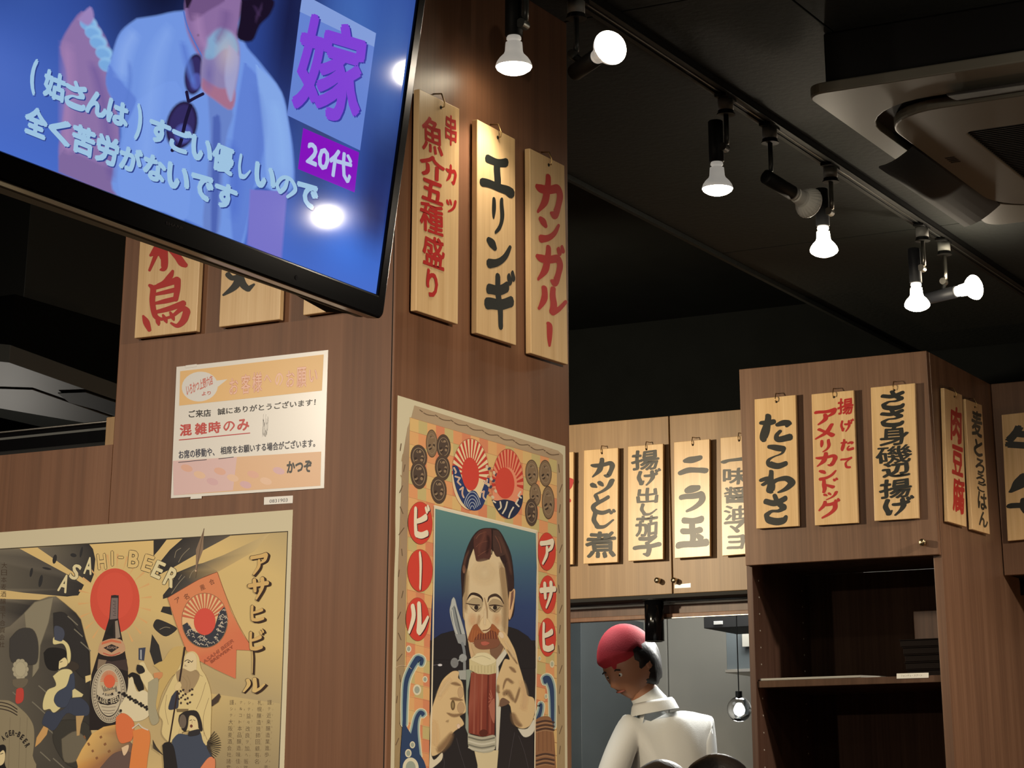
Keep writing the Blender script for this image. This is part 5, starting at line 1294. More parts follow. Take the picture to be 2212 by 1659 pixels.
# sunrise discs
def disc(z, x, y, rx, ry, sx, sy, light, a0, a1, wave):
    p.z = z; p.ell(x, y, rx, ry, (150, 60, 50), 0, 48); p.ell(x, y, rx * .985, ry * .985, light, 0, 48)
    n_ = 16
    for k in range(n_):
        a = math.radians(a0 + (a1 - a0) * k / n_); b = math.radians(a0 + (a1 - a0) * (k + .5) / n_)
        p.poly([(x + sx * math.cos(a), y + sy * math.sin(a)), (x + rx * .98 * math.cos(a), y + ry * .98 * math.sin(a)), (x + rx * .98 * math.cos(b), y + ry * .98 * math.sin(b)), (x + sx * math.cos(b), y + sy * math.sin(b))], (200, 66, 56))
disc(KA, 985, 1095, 240, 462, 105, 205, (236, 214, 172), 180, 378, 1)
NV_ = (44, 62, 112)
p.poly([(755, 985), (790, 980), (830, 1010), (880, 1150), (920, 1240), (960, 1320), (1010, 1300), (1060, 1320), (1110, 1400), (1130, 1310), (1180, 1180), (1225, 1110), (1222, 1250), (1185, 1400), (1130, 1520), (1060, 1557), (970, 1545), (900, 1480), (840, 1380), (790, 1240), (765, 1110)], NV_, True)
for q in ([(775, 1010), (800, 1060), (790, 1080)], [(790, 1120), (850, 1140), (820, 1190), (860, 1230)], [(850, 1290), (890, 1260), (880, 1340), (900, 1390)], [(1110, 1330), (1160, 1310), (1150, 1380), (1180, 1420)], [(1150, 1180), (1190, 1220), (1200, 1160)]): p.line(q, 20, (232, 216, 190)); p.line(q, 5, (200, 80, 66))
p.ell(985, 1090, 110, 212, (210, 72, 60), -.06, 36)
for k in range(5): p.ring(1008, 1560, 108 - k * 20, 240 - k * 44, 9, (176, 186, 200), 200, 340)
disc(KB, 335, 860, 205, 450, 120, 210, (232, 150, 118), 175, 375, 1)
p.poly([(130, 1060), (200, 1075), (300, 1060), (400, 1080), (450, 1100), (490, 1020), (530, 1010), (522, 1120), (470, 1230), (400, 1295), (340, 1308), (250, 1260), (180, 1170)], (38, 48, 78), True)
for q in ([(240, 1090), (250, 1160), (220, 1190)], [(330, 1090), (310, 1170), (270, 1240)], [(410, 1160), (370, 1230), (350, 1290)], [(470, 1060), (440, 1110), (480, 1150)], [(150, 1080), (180, 1100)], [(500, 960), (470, 1010), (510, 1040)]): p.line(q, 20, (222, 212, 190))
for k in range(16): p.ell(70 + (k * 31) % 130, 640 + k * 26, 17, 24, ((216, 200, 172), (70, 70, 96), (200, 120, 90))[k % 3], k)
p.ell(300, 850, 122, 200, (212, 76, 62), -.06, 36)
# portrait panel
p.z = K0
def panel(x, y): return (x, y)
p.poly([(198, 512), (648, 622), (652, 1000), (640, 1400), (640, 1900), (176, 1900), (186, 1400), (196, 900)], (226, 218, 196))
TE = (86, 130, 136); NB = (50, 72, 118); BL = (34, 34, 40)
p.poly([(203, 524), (643, 632), (646, 780), (644, 950), (642, 1100), (182, 1100), (188, 950), (200, 780)], TE, cols=[(98, 140, 140), (92, 134, 138), (70, 104, 132), (52, 74, 122), (44, 62, 112), (40, 52, 96), (44, 62, 108), (66, 104, 128)])
p.poly([(181, 1100), (642, 1100), (636, 1900), (174, 1900)], BL)
p.z = KC; p.fe = 9
p.poly([(70, 1800), (80, 1560), (180, 1490), (330, 1450), (430, 1420), (480, 1500), (560, 1800)], BL); p.poly([(980, 1400), (1100, 1440), (1220, 1520), (1310, 1640), (1310, 1900), (960, 1900)], BL)
HR = (86, 52, 48); HD = (50, 34, 36); FC = (222, 202, 166); FS = (196, 170, 132); FP = (220, 182, 140)
p.poly([(440, 1300), (430, 1000), (420, 760), (450, 600), (500, 440), (570, 310), (650, 240), (750, 225), (870, 250), (960, 400), (1020, 560), (1050, 800), (1050, 960), (1060, 1100), (1010, 1320), (700, 1400)], HD, True)
p.poly([(440, 1060), (470, 1000), (480, 1320), (445, 1280)], FS, True); p.poly([(1000, 980), (1050, 950), (1066, 1000), (1040, 1200), (1000, 1320), (975, 1200)], FP, True); p.poly([(1020, 1000), (1048, 970), (1045, 1060), (1005, 1200)], (126, 92, 82))
p.poly([(570, 470), (520, 600), (485, 780), (470, 960), (450, 1150), (470, 1400), (500, 1560), (560, 1700), (700, 1760), (860, 1700), (970, 1540), (985, 1300), (980, 1080), (965, 900), (940, 700), (880, 570), (780, 480), (760, 600), (620, 620)], FC, cols=None)
p.poly([(940, 700), (960, 860), (985, 1090), (985, 1300), (970, 1530), (930, 1560), (940, 1300), (930, 1100), (900, 900), (880, 720)], FS, True)
p.poly([(570, 330), (650, 250), (750, 230), (785, 260), (780, 480), (760, 590), (620, 625), (590, 560), (570, 440)], HR, True); p.poly([(800, 250), (870, 260), (930, 380), (960, 520), (880, 565), (830, 550), (800, 440)], (76, 54, 50), True); p.line([(790, 250), (792, 460), (785, 540)], 10, (36, 26, 28))
for q in ([(600, 350), (640, 300), (720, 270)], [(600, 450), (660, 400), (740, 380)], [(620, 560), (680, 520), (750, 480)], [(830, 320), (880, 420), (900, 520)]): p.line(q, 9, (120, 78, 66))
p.ell(455, 715, 17, 50, (150, 110, 90)); p.poly([(950, 640), (1010, 620), (1050, 860), (1045, 950), (1000, 980), (970, 860)], (58, 40, 40), True)
for q in ([(500, 700, 40), (480, 1000, 50), (470, 1250, 40)], [(900, 620, 50), (930, 900, 70), (940, 1200, 60), (930, 1480, 50)]): p.soft(q, (176, 150, 116), .7)
p.blob(700, 760, 190, 180, (234, 216, 180), .8); p.blob(560, 1330, 70, 110, (230, 190, 150), .7); p.blob(850, 1320, 70, 110, (226, 182, 140), .6)
p.soft([(700, 240, 40), (690, 340, 60), (640, 450, 50), (640, 560, 30)], (128, 80, 70), .6); p.soft([(740, 300, 30), (750, 420, 40), (720, 540, 30)], (60, 36, 38), .7); p.soft([(860, 300, 30), (930, 450, 50), (990, 620, 40), (1020, 800, 30)], (112, 80, 70), .6); p.soft([(520, 480, 20), (470, 600, 30), (450, 760, 20)], (120, 84, 72), .6)
# eyes, brows
p.stroke([(490, 1085, 5), (540, 1015, 26), (610, 1020, 34), (665, 1060, 22), (680, 1110, 6)], (56, 42, 38)); p.stroke([(740, 1110, 8), (760, 1050, 26), (830, 1025, 36), (890, 1060, 22), (930, 1130, 8)], (72, 56, 48))
p.poly([(500, 1120), (560, 1060), (640, 1070), (680, 1130), (640, 1220), (560, 1200)], (184, 166, 134), True); p.poly([(745, 1130), (800, 1075), (880, 1090), (910, 1150), (860, 1230), (770, 1210)], (180, 160, 128), True)
p.stroke([(480, 1125, 8), (560, 1140, 16), (640, 1145, 14)], (70, 52, 44)); p.stroke([(760, 1150, 14), (830, 1145, 16), (920, 1160, 8)], (70, 52, 44))
for x in (598, 822): p.ell(x, 1180, 46, 26, (210, 192, 158)); p.ell(x + 4, 1175, 24, 26, (46, 38, 36)); p.stroke([(x - 60, 1175, 6), (x, 1222, 12), (x + 60, 1170, 6)], (96, 76, 60))
p.stroke([(700, 1060, 12), (728, 1180, 20), (735, 1300, 14)], (176, 150, 116)); p.poly([(640, 1350), (700, 1280), (780, 1380), (740, 1440), (700, 1470), (650, 1430)], (228, 206, 166), True); p.stroke([(680, 1450, 14), (740, 1440, 14), (780, 1400, 10)], (132, 92, 70))
p.soft([(710, 1180, 26), (705, 1300, 34), (700, 1400, 30)], (238, 220, 186), .9); p.soft([(640, 1250, 30), (630, 1340, 36), (600, 1400, 20)], (196, 160, 122), .6)
# moustache and mouth
p.poly([(610, 1370), (560, 1400), (500, 1560), (530, 1590), (640, 1580), (700, 1560), (800, 1570), (900, 1600), (920, 1520), (850, 1420), (790, 1370), (760, 1450), (690, 1480)], (164, 98, 62), True)
p.poly([(640, 1480), (700, 1490), (780, 1450), (860, 1500), (880, 1640), (780, 1600), (640, 1600), (580, 1560)], (118, 66, 52), True)
for k in range(12): p.line([(560 + k * 28, 1480 - abs(k - 5) * 8), (540 + k * 32, 1570)], 6, (186, 118, 74))
p.poly([(560, 1600), (660, 1580), (760, 1580), (860, 1620), (830, 1680), (600, 1680)], (160, 96, 78), True); p.poly([(640, 1600), (720, 1585), (770, 1600), (720, 1640), (650, 1640)], (196, 112, 92), True)
p.poly([(530, 1640), (600, 1680), (860, 1680), (930, 1640), (900, 1820), (600, 1820), (540, 1720)], (204, 176, 136), True)
# glass stopper held up on the left
GLS = (184, 190, 190)
p.poly([(330, 1050), (350, 1080), (375, 1180), (430, 1350), (470, 1500), (475, 1610), (450, 1625), (390, 1580), (330, 1420), (285, 1230), (300, 1130), (310, 1080)], GLS, True)
p.poly([(340, 1150), (380, 1300), (440, 1560), (400, 1560), (340, 1400), (300, 1230)], (140, 148, 152), True); p.line([(345, 1170), (390, 1380), (440, 1570)], 9, (70, 76, 84)); p.line([(310, 1200), (340, 1380), (400, 1560)], 9, (216, 220, 216))
p.z = KD
p.poly([(520, 60), (560, 110), (600, 240), (560, 300), (540, 200)], (214, 184, 144))
p.poly([(560, 120), (900, 100), (960, 130), (940, 200), (880, 320), (640, 260), (590, 230)], (206, 180, 140), True); p.poly([(800, 120), (960, 120), (930, 230), (870, 310), (800, 240)], (130, 98, 78), True); p.poly([(600, 70), (900, 60), (880, 160), (700, 190), (610, 150)], (136, 88, 68), True); p.poly([(680, 95), (740, 88), (790, 110), (740, 140), (690, 130)], (188, 104, 88), True)
# shirt, lapels
p.poly([(990, 170), (1010, 230), (900, 400), (930, 900), (900, 1400), (860, 1800), (640, 1800), (640, 1440), (870, 1440), (870, 320)], (218, 214, 198))
p.poly([(600, 1440), (900, 1440), (870, 1800), (680, 1800)], (222, 208, 170))
for q in ([(380, 1290), (420, 1450), (500, 1700)], [(1100, 1220), (1060, 1450), (1020, 1700)], [(1150, 1260), (1220, 1450), (1280, 1700)], [(200, 1480), (230, 1600), (210, 1700)]): p.line(q, 5, (70, 68, 76))
# hinge and handle
p.poly([(360, 0), (480, 0), (495, 140), (455, 130), (400, 110)], (150, 156, 160)); p.line([(450, 110), (470, 180), (480, 260)], 34, (130, 138, 146)); p.ell(460, 295, 48, 52, (160, 166, 170)); p.ell(355, 355, 48, 62, (138, 142, 146))
for k in range(5): p.line([(318, 325 + k * 18), (390, 320 + k * 18)], 4, (90, 94, 100))
p.line([(400, 330), (440, 300)], 18, (150, 156, 160)); p.line([(478, 340), (480, 450)], 34, (140, 146, 150)); p.poly([(400, 450), (500, 445), (500, 565), (420, 560)], (170, 174, 170))
# mug
p.poly([(500, 440), (560, 435), (560, 480), (520, 700), (520, 980), (560, 1230), (520, 1240), (490, 1160), (500, 700)], (150, 162, 152))
p.poly([(560, 470), (870, 475), (850, 1250), (700, 1270), (530, 1225), (530, 900)], (146, 70, 56), cols=[(150, 78, 62), (140, 66, 54), (120, 52, 44), (126, 54, 44), (136, 62, 50), (160, 88, 72)])
for x, c in ((600, (160, 92, 76)), (650, (150, 74, 58)), (690, (164, 96, 78)), (765, (104, 44, 38)), (800, (150, 80, 66))): p.line([(x + 10, 500), (x, 900), (x - 5, 1230)], 20, c)
p.ell(715, 1225, 50, 42, (92, 42, 34))
for k in range(9): a = math.radians(130 + k * 17); p.line([(850 + 40 * math.cos(a), 840 - 90 * math.sin(a) * .4 - 20), (850 + 75 * math.cos(a), 840 - 190 * math.sin(a))], 7, (190, 120, 100))
p.poly([(780, 880), (850, 800), (850, 1100), (800, 1010)], (176, 108, 90), True)
p.poly([(538, 310), (580, 290), (870, 320), (875, 480), (780, 500), (640, 490), (540, 440)], (214, 202, 158)); 
for k in range(8): p.line([(570 + k * 40, 390), (570 + k * 40, 480)], 8, (190, 178, 136))
p.poly([(540, 310), (600, 270), (640, 235), (750, 230), (830, 280), (870, 340), (740, 390), (620, 350)], (230, 220, 182), True); p.line([(600, 290), (700, 270), (800, 310)], 9, (196, 186, 150))
p.poly([(520, 1235), (700, 1275), (855, 1255), (855, 1420), (760, 1470), (620, 1455), (530, 1400)], (186, 184, 166), True)
for k, c in ((0, (122, 122, 110)), (50, (214, 212, 196)), (95, (130, 130, 118)), (130, (204, 202, 186))): p.line([(530, 1275 + k), (690, 1315 + k), (850, 1285 + k)], 20, c)
# left hand
HN = (222, 194, 148); HS = (176, 146, 112)
p.poly([(60, 970), (120, 780), (200, 580), (300, 480), (360, 455), (410, 470), (400, 540), (440, 580), (460, 640), (470, 720), (480, 820), (495, 900), (490, 970), (420, 1010), (450, 1060), (470, 1120), (400, 1170), (330, 1230), (280, 1340), (200, 1450), (90, 1510), (60, 1440), (48, 1100)], HN, True)
for q in ([(300, 610, 8), (370, 615, 26), (440, 640, 8)], [(290, 800, 8), (370, 805, 26), (470, 820, 8)], [(250, 970, 8), (350, 1010, 26), (480, 980, 8)], [(240, 1080, 10), (290, 1080, 26)], [(340, 1210, 30), (250, 1350, 60), (130, 1470, 50)]): p.soft([(z_[0], z_[1], z_[2] * 1.5) for z_ in q], (150, 120, 90), .9)
p.soft([(140, 800, 60), (240, 640, 80), (320, 540, 50)], (236, 212, 170), .7); p.soft([(100, 1050, 60), (120, 1250, 80), (110, 1400, 60)], (236, 206, 158), .7)
p.ell(435, 910, 45, 70, (192, 162, 126)); p.ell(335, 880, 26, 62, (110, 88, 62)); p.ell(335, 880, 13, 40, (160, 140, 100)); p.ell(430, 720, 36, 70, (200, 170, 132)); p.ell(405, 1140, 22, 30, (232, 206, 184))
p.poly([(55, 1450), (100, 1560), (200, 1470), (195, 1560), (80, 1660), (55, 1660)], (226, 216, 192), True)
# right hand with raised finger
p.poly([(890, 20), (930, -40), (990, -10), (1060, 110), (1110, 220), (1150, 370), (1190, 500), (1240, 680), (1260, 760), (1340, 800), (1350, 960), (1300, 1120), (1200, 1170), (1100, 1120), (1060, 960), (1040, 880), (960, 810), (900, 900), (910, 820), (880, 640), (890, 540), (940, 400), (980, 310), (1040, 310), (980, 180), (920, 90)], HN, True)
for q in ([(1030, 400, 10), (1080, 440, 26), (1120, 480, 10)], [(950, 700, 10), (1000, 560, 20), (1090, 620, 26)], [(900, 620, 20), (890, 700, 26), (920, 730, 10)], [(950, 760, 26), (1020, 720, 40), (1100, 850, 20)], [(1170, 650, 16), (1130, 780, 20), (1100, 860, 14)], [(1070, 960, 30), (1110, 1080, 50), (1200, 1150, 20)], [(1000, 180, 10), (1080, 290, 14), (1140, 380, 10)]): p.soft([(z_[0], z_[1], z_[2] * 1.5) for z_ in q], (150, 120, 92), .9)
p.soft([(960, 60, 30), (1040, 180, 40), (1110, 320, 40)], (236, 214, 174), .7); p.soft([(1180, 560, 60), (1230, 760, 70), (1200, 960, 80)], (232, 202, 160), .6)
p.poly([(920, 820), (960, 790), (1040, 850), (920, 900)], (120, 92, 76), True); p.ell(935, 10, 28, 44, (232, 212, 184), -.5)
p.poly([(1140, 1170), (1260, 1170), (1345, 1050), (1350, 1180), (1290, 1260), (1210, 1270)], (222, 218, 204), True); p.line([(80, 385), (160, 375)], 5, (120, 118, 130)); p.ell(175, 382, 26, 14, (220, 220, 228))
p.fe = 0
p.kw = 1.3
# red name discs
RD = (210, 70, 58)
def name(z, x, y, rx, ry, ch, w, h, sl=.05):
    p.z = z; p.ell(x, y, rx, ry, (150, 90, 60), 0, 36, .04); p.ell(x, y, rx * .975, ry * .98, RD, 0, 36, .04)
    for d in (11, 7): p.char(ch, x + d, y + d, w, h, (74, 30, 40), slope=sl)
    v_ = 1.0
    p.char(ch, x, y, w, h, (236, 226, 202), slope=sl); p.char(ch, x + 2, y + 2, w, h, (236, 226, 202), slope=sl)
name(KE, 352, 258, 138, 240, 'ビ', 175, 360); name(KE, 350, 790, 142, 240, '|', 110, 420); name(KE, 322, 1335, 132, 245, 'ル', 235, 400)
name(KC, 1445, 505, 108, 228, 'ア', 160, 310); name(KC, 1455, 1020, 104, 230, 'サ', 185, 330); name(KC, 1452, 1530, 104, 232, 'ヒ', 150, 360)
# waves and bubbles at the foot
def wave(z, pts, ws, core=(44, 68, 108)):
    p.z = z
    for e, c in ((66, (226, 220, 190)), (40, (150, 176, 176)), (0, core)): p.stroke([(x, y, w + e) for (x, y), w in zip(pts, ws)], c)
wave(KF, [(200, 1100), (205, 800), (225, 540), (300, 360), (370, 250), (420, 270), (415, 330)], (40, 50, 56, 62, 70, 60, 40))
wave(KF, [(300, 1500), (330, 1200), (355, 1030), (400, 950), (440, 960), (430, 985)], (200, 80, 50, 50, 50, 30))
p.poly([(185, 960), (215, 1100), (290, 1230), (350, 1300), (380, 1450), (470, 1620), (480, 1900), (160, 1900)], (44, 68, 108), True)
for x, y, r in ((255, 130, 30), (465, 520, 28), (362, 655, 46), (303, 1362, 30), (250, 1470, 36), (280, 1660, 90)): p.ell(x, y, r * 1.15, r * 1.5, (226, 220, 194)); p.ell(x, y, r * .72, r, (160, 170, 158))
p.line([(88, 372), (140, 346), (240, 352), (290, 385)], 6, (214, 190, 160))
wave(KD, [(1570, 1150), (1570, 900), (1560, 680), (1520, 560), (1480, 545), (1480, 600)], (40, 46, 56, 70, 62, 40)); wave(KD, [(1390, 1050), (1420, 960), (1430, 880), (1415, 870)], (44, 40, 34, 24))
for x, y, r in ((1565, 370, 24), (1410, 300, 16), (1490, 770, 18)): p.ell(x, y, r * 1.2, r * 1.9, (222, 212, 180)); p.ell(x, y, r * .7, r * 1.2, (176, 182, 160))
p.poly([(1360, 1060), (1440, 1020), (1540, 1030), (1575, 1150), (1600, 1400), (1600, 1900), (1370, 1900)], (146, 104, 74), True)
for k in range(4): p.line([(1400 + k * 50, 1200), (1400 + k * 52, 1450)], 5, (110, 74, 54))
for y in (1080, 1130, 1175, 1490, 1550, 1600): p.line([(1370, y + 20), (1480, y - 6), (1590, y + 14)], 22, (74, 54, 48)); p.line([(1370, y + 44), (1480, y + 18), (1590, y + 38)], 6, (180, 146, 112))
# portrait frame line
p.z = K0
p.line([(198, 512), (648, 622)], 7, (232, 222, 200), 2); p.line([(648, 622), (650, 1000), (641, 1400), (638, 1700)], 5, (228, 216, 190)); p.line([(200, 512), (196, 900), (187, 1400), (178, 1700)], 6, (228, 216, 190))
p.build('artwork', M['print'], t, 'printed portrait of a moustached man drinking beer inside a chequered border')
# ================================================================== people
def skin_body(name, joints, edges, m, parent, root=0, sub=2):
    me = bpy.data.meshes.new(name); org = ORG[parent.name]
    me.from_pydata([tuple(V(p) - org) for p, r in joints], edges, [])
    o = bpy.data.objects.new(name, me); COL.objects.link(o); o.parent = parent
    k = o.modifiers.new('skin', 'SKIN'); k.use_smooth_shade = True
    for i, (p, r) in enumerate(joints):
        sv = me.skin_vertices[0].data[i]; sv.radius = (r, r) if not isinstance(r, tuple) else r; sv.use_root = (i == root)
    s_ = o.modifiers.new('sub', 'SUBSURF'); s_.levels = sub; s_.render_levels = sub
    sm = o.modifiers.new('smooth', 'SMOOTH'); sm.factor = .5; sm.iterations = 10
    dg = bpy.context.evaluated_depsgraph_get(); me2 = bpy.data.meshes.new_from_object(o.evaluated_get(dg))
    o.modifiers.clear(); o.data = me2; bpy.data.meshes.remove(me)
    for mm in m: me2.materials.append(mm)
    for q in me2.polygons: q.use_smooth = True
    ORG[o.name] = org
    return o
def head_mesh(name, c, size, face, up, parent, m, part='head'):
    """head centred at c; size = height; face = looking direction"""
    f_ = V(face).normalized(); u_ = (V(up) - f_ * V(up).dot(f_)).normalized(); r_ = f_.cross(u_)
    bm = bmesh.new(); bmesh.ops.create_icosphere(bm, subdivisions=4, radius=1)
    vs = []
    for v in bm.verts:
        x, y, z = v.co            # x right, y forward, z up
        X, Y, Z = x * .36, y * .44, z * .5
        if part == 'head':
            if z < 0: k = 1 - .30 * min(1, -z) ** 1.4; X *= k; Y *= (1 - .12 * -z)
            if y > .2:
                n_ = math.exp(-((x / .16) ** 2 + ((z + .12) / .20) ** 2)); Y += .085 * n_ * (1.25 if z < -.08 else .8)
                Y -= .035 * (math.exp(-(((abs(x) - .34) / .16) ** 2 + ((z - .06) / .11) ** 2)))
                Y += .025 * math.exp(-((x / .28) ** 2 + ((z + .46) / .07) ** 2)) - .018 * math.exp(-((x / .24) ** 2 + ((z + .40) / .03) ** 2))
                Y += .03 * math.exp(-((x / .25) ** 2 + ((z + .80) / .14) ** 2))
            e_ = math.exp(-(((y + .02) / .14) ** 2 + ((z + .05) / .22) ** 2)) * (abs(x) > .8); X *= 1 + .16 * e_
        elif part == 'hair':
            g_ = 1.10 + .05 * math.sin(9 * x + 5 * z) * math.sin(7 * y); X *= g_; Y *= g_; Z *= 1.07
            if z < -.1 or (y > .35 and z < .42):
                if not (y < .05 and z > -.72): X *= .80; Y *= .80; Z *= .8
        elif part == 'bandana':
            X *= 1.13; Y *= 1.13; Z *= 1.12
            if z < .28: X *= .80; Y *= .80; Z *= .6
        vs.append(c + (r_ * X + f_ * Y + u_ * Z) * size)
    fs = [tuple(v.index for v in q.verts) for q in bm.faces]; bm.free()
    return obj(name, vs, fs, m, parent, True), r_, f_, u_
def face_bits(c, size, r_, f_, u_, parent):
    for s_ in (-1, 1):
        p = c + (r_ * (.125 * s_) + f_ * .385 + u_ * .03) * size
        v, f = lathe_vf(p, f_, [(-.03*size, .04*size), (-.012*size, .042*size), (.004*size, .026*size), (.010*size, .005*size)], 12); obj('eye', v, f, M['white'], parent, True)
        v, f = lathe_vf(p + f_ * .004 * size, f_, [(0, .018*size), (.007*size, .014*size)], 10); obj('iris', v, f, M['black'], parent)
        v, f = tube_vf([p + (r_ * -.06 + u_ * .075 + f_ * .01) * size, p + (u_ * .10 + f_ * .03) * size, p + (r_ * .06 + u_ * .075 + f_ * .01) * size], .012 * size, 6); obj('eyebrow', v, f, M['hair'], parent)
    v, f = tube_vf([c + (r_ * -.085 + f_ * .395 - u_ * .205) * size, c + (f_ * .43 - u_ * .20) * size, c + (r_ * .085 + f_ * .395 - u_ * .205) * size], .014 * size, 6)
    obj('mouth', v, f, mat('lips', (150, 84, 74), .5), parent, True)
    for s_ in (-1, 1):
        e = c + (r_ * (.375 * s_) - u_ * .03) * size
        v, f = lathe_vf(e, r_ * s_, [(-.03*size, .05*size), (0, .075*size), (.02*size, .06*size), (.022*size, .03*size)], 12); obj('ear', v, f, M['skin'], parent, True)
# cook behind the pass, bending to the left over the worktop
hc = PY(7.35).hit(1362, 1437)
k = (hc - CAM).length
t = thing('person', 'cook with a red bandana and white jacket bending forward behind the pass', 'person', (hc.x + .1, 7.35, 0))
hs = .235
chest = hc + V((.11, .10, -.30)); neck = hc + V((.055, .05, -.135)); shL = chest + V((-.13, -.08, .09)); shR = chest + V((.075, .10, .09))
pel = V((hc.x + .15, 7.58, .98))
J = [(pel, .14), (pel.lerp(chest, .5), .128), (chest, (.115, .105)), (neck, .062), (hc + V((0, 0, -.02)), .055),
     (shR, .075), (shR + V((.03, -.12, -.26)), .05), (shR + V((-.16, -.26, -.36)), .034), (shR + V((-.25, -.29, -.38)), .03),
     (shL, .075), (shL + V((-.05, -.12, -.24)), .05), (shL + V((.02, -.28, -.38)), .034), (shL + V((.08, -.32, -.39)), .03),
     (pel + V((.09, 0, -.12)), .10), (pel + V((.10, -.02, -.50)), .07), (pel + V((.10, .02, -.92)), .045), (pel + V((.10, -.14, -.95)), .04),
     (pel + V((-.09, 0, -.12)), .10), (pel + V((-.10, -.02, -.50)), .07), (pel + V((-.10, .02, -.92)), .045), (pel + V((-.10, -.14, -.95)), .04)]
E_ = [(0, 1), (1, 2), (2, 3), (3, 4), (2, 5), (5, 6), (6, 7), (7, 8), (2, 9), (9, 10), (10, 11), (11, 12), (0, 13), (13, 14), (14, 15), (15, 16), (0, 17), (17, 18), (18, 19), (19, 20)]
M['apron_dark'] = M['navy']
b = skin_body('body', J, E_, [M['cloth'], M['skin'], M['navy']], t)
org = ORG[t.name]
for q in b.data.polygons:
    c = q.center + org
    elbow = min((c - V(J[7][0])).length, (c - V(J[8][0])).length, (c - V(J[11][0])).length, (c - V(J[12][0])).length)
    if elbow < .17 and elbow < min((c - V(J[6][0])).length, (c - V(J[10][0])).length) or (c - V(J[4][0])).length < .10: q.material_index = 1
    elif c.z < pel.z - .02: q.material_index = 2
fdir = V((-.25, -.80, -.50)); h, r_, f_, u_ = head_mesh('head', hc, hs, fdir, (-.2, -.25, 1), t, M['skin'])
face_bits(hc, hs, r_, f_, u_, t)
head_mesh('hair', hc, hs * 1.04, fdir, (-.2, -.25, 1), t, M['hair'], 'hair')
bd = head_mesh('bandana', hc + u_ * .012, hs, fdir, (-.2, -.25, 1), t, M['bandana'], 'bandana')[0]
kn = hc - f_ * hs * .50 + u_ * hs * .16
v, f = lathe_vf(kn, -f_, [(-.01, .012), (0, .02), (.012, .02), (.02, .008)], 12); obj('knot', v, f, M['bandana'], bd, True)
col = V(neck) + V((.01, .0, -.02))
v, f = lathe_vf(col, (-.15, -.1, 1), [(0, .085), (.03, .075), (.04, .068), (.03, .066), (0, .07)], 20, cap=False); obj('collar', v, f, M['cloth'], t, True)
def hand(wrist, d, side, parent):
    d = V(d).normalized(); up = V((0, 0, 1)); s_ = d.cross(up).normalized() * side; n_ = s_.cross(d).normalized()
    w = V(wrist); v, f = [], []
    v1 = []
    palm = [w, w + d * .045, w + d * .085]
    a, b2 = tube_vf([w - d * .03, w, w + d * .03, w + d * .07, w + d * .09], .02, 10)
    a = [w + (V(p) - w) + s_ * ((V(p) - w).dot(s_) * .6) for p in a]
    v, f = merge((v, f), (a, b2))
    for i in range(4):
        l = (.066, .075, .070, .056)[i]; o_ = w + d * .082 + s_ * ((i - 1.5) * .0185)
        v, f = merge((v, f), tube_vf([o_ - d * .02, o_ + d * l * .4, o_ + d * l * .75 - n_ * .012, o_ + d * l * .92 - n_ * .03], .0082, 8))
    o_ = w + d * .02 - s_ * .026; v, f = merge((v, f), tube_vf([o_, o_ + d * .025 - s_ * .016, o_ + d * .055 - s_ * .022 - n_ * .008], .0095, 8))
    return obj('hand', v, f, M['skin'], parent, True)
hand(J[8][0], V(J[8][0]) - V(J[7][0]), 1, t); hand(J[12][0], V(J[12][0]) - V(J[11][0]), -1, t)
# worktop of the pass, below the frame
struct('counter_wall', (-4.6, 6.62, 0), (xa - .002, 6.9, .98), M['walnut_dark']); bpy.data.objects['counter_wall'].name = 'wall_counter'
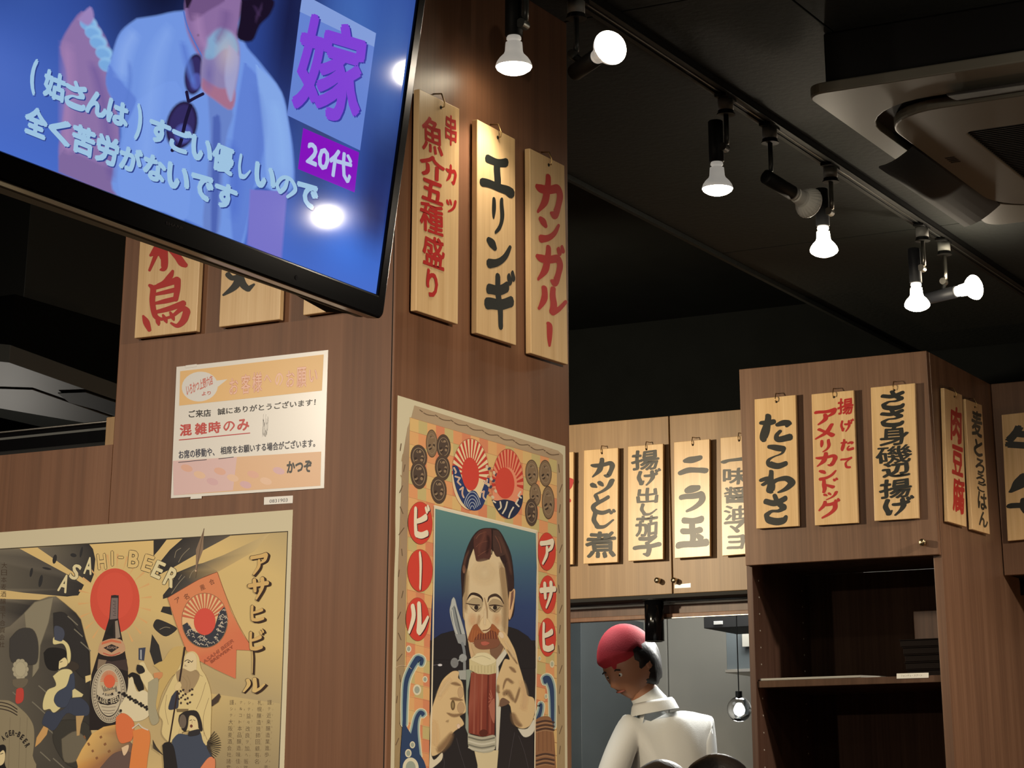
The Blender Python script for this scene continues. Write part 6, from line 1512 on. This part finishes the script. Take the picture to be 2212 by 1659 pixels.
# seated customers: only the tops of the heads reach into the picture
def customer(px, py, Y, hs, label, cloth, m_h='hair'):
    top = PY(Y).hit(px, py); c = top - V((0, 0, hs * .53))
    t = thing('person', label, 'person', (c.x, Y, 0), 'customers on stools before the pass')
    ch = c + V((0, -.02, -.36)); pel = c + V((0, -.10, -.72))
    if pel.z < .4: pel.z = .55
    J = [(pel, .15), (pel.lerp(ch, .5), .135), (ch, (.17, .11)), (c + V((0, 0, -.14)), .055), (c, .05)]
    E_ = [(0, 1), (1, 2), (2, 3), (3, 4)]
    for s_ in (-1, 1):
        n = len(J); J += [(ch + V((.18 * s_, 0, .07)), .062), (ch + V((.23 * s_, .08, -.20)), .045), (ch + V((.12 * s_, .30, -.22)), .032)]
        E_ += [(2, n), (n, n + 1), (n + 1, n + 2)]
        n = len(J); J += [(pel + V((.10 * s_, .05, -.03)), .095), (pel + V((.11 * s_, .42, -.02)), .07), (pel + V((.11 * s_, .40, -.42)), .045), (pel + V((.11 * s_, .52, -.44)), .035)]
        E_ += [(0, n), (n, n + 1), (n + 1, n + 2), (n + 2, n + 3)]
    b = skin_body('body', J, E_, [cloth, M['skin'], M['navy']], t)
    h, r_, f_, u_ = head_mesh('head', c, hs, (.1, 1, -.12), (0, .1, 1), t, M['skin']); face_bits(c, hs, r_, f_, u_, t)
    head_mesh('hair', c, hs * 1.05, (.1, 1, -.12), (0, .1, 1), t, M['hair'] if m_h == 'hair' else m_h, 'hair')
    for s_ in (-1, 1): hand(ch + V((.12 * s_, .30, -.22)), (-.25 * s_, 1, 0), s_, t)
    st = thing('bar_stool', 'round bar stool under the ' + label.split(' on ')[0], 'stool', (pel.x, pel.y, 0), 'stools before the pass')
    z = pel.z - .145
    v, f = lathe_vf((pel.x, pel.y, z), (0, 0, -1), [(0, .15), (.004, .17), (.04, .17), (.05, .15)], 28); obj('seat', v, f, M['navy'], st, True)
    v, f = lathe_vf((pel.x, pel.y, z - .05), (0, 0, -1), [(0, .03), (z - .08, .03)], 16); obj('pole', v, f, M['metal'], st)
    v, f = lathe_vf((pel.x, pel.y, .03), (0, 0, -1), [(0, .05), (.015, .19), (.03, .20)], 28); obj('base', v, f, M['metal'], st)
customer(1548, 1634, 5.45, .245, 'black haired customer nearest the tall unit, on a stool', M['navy'])
customer(1428, 1646, 6.05, .235, 'black haired customer left of the other one, on a stool', M['cloth'])
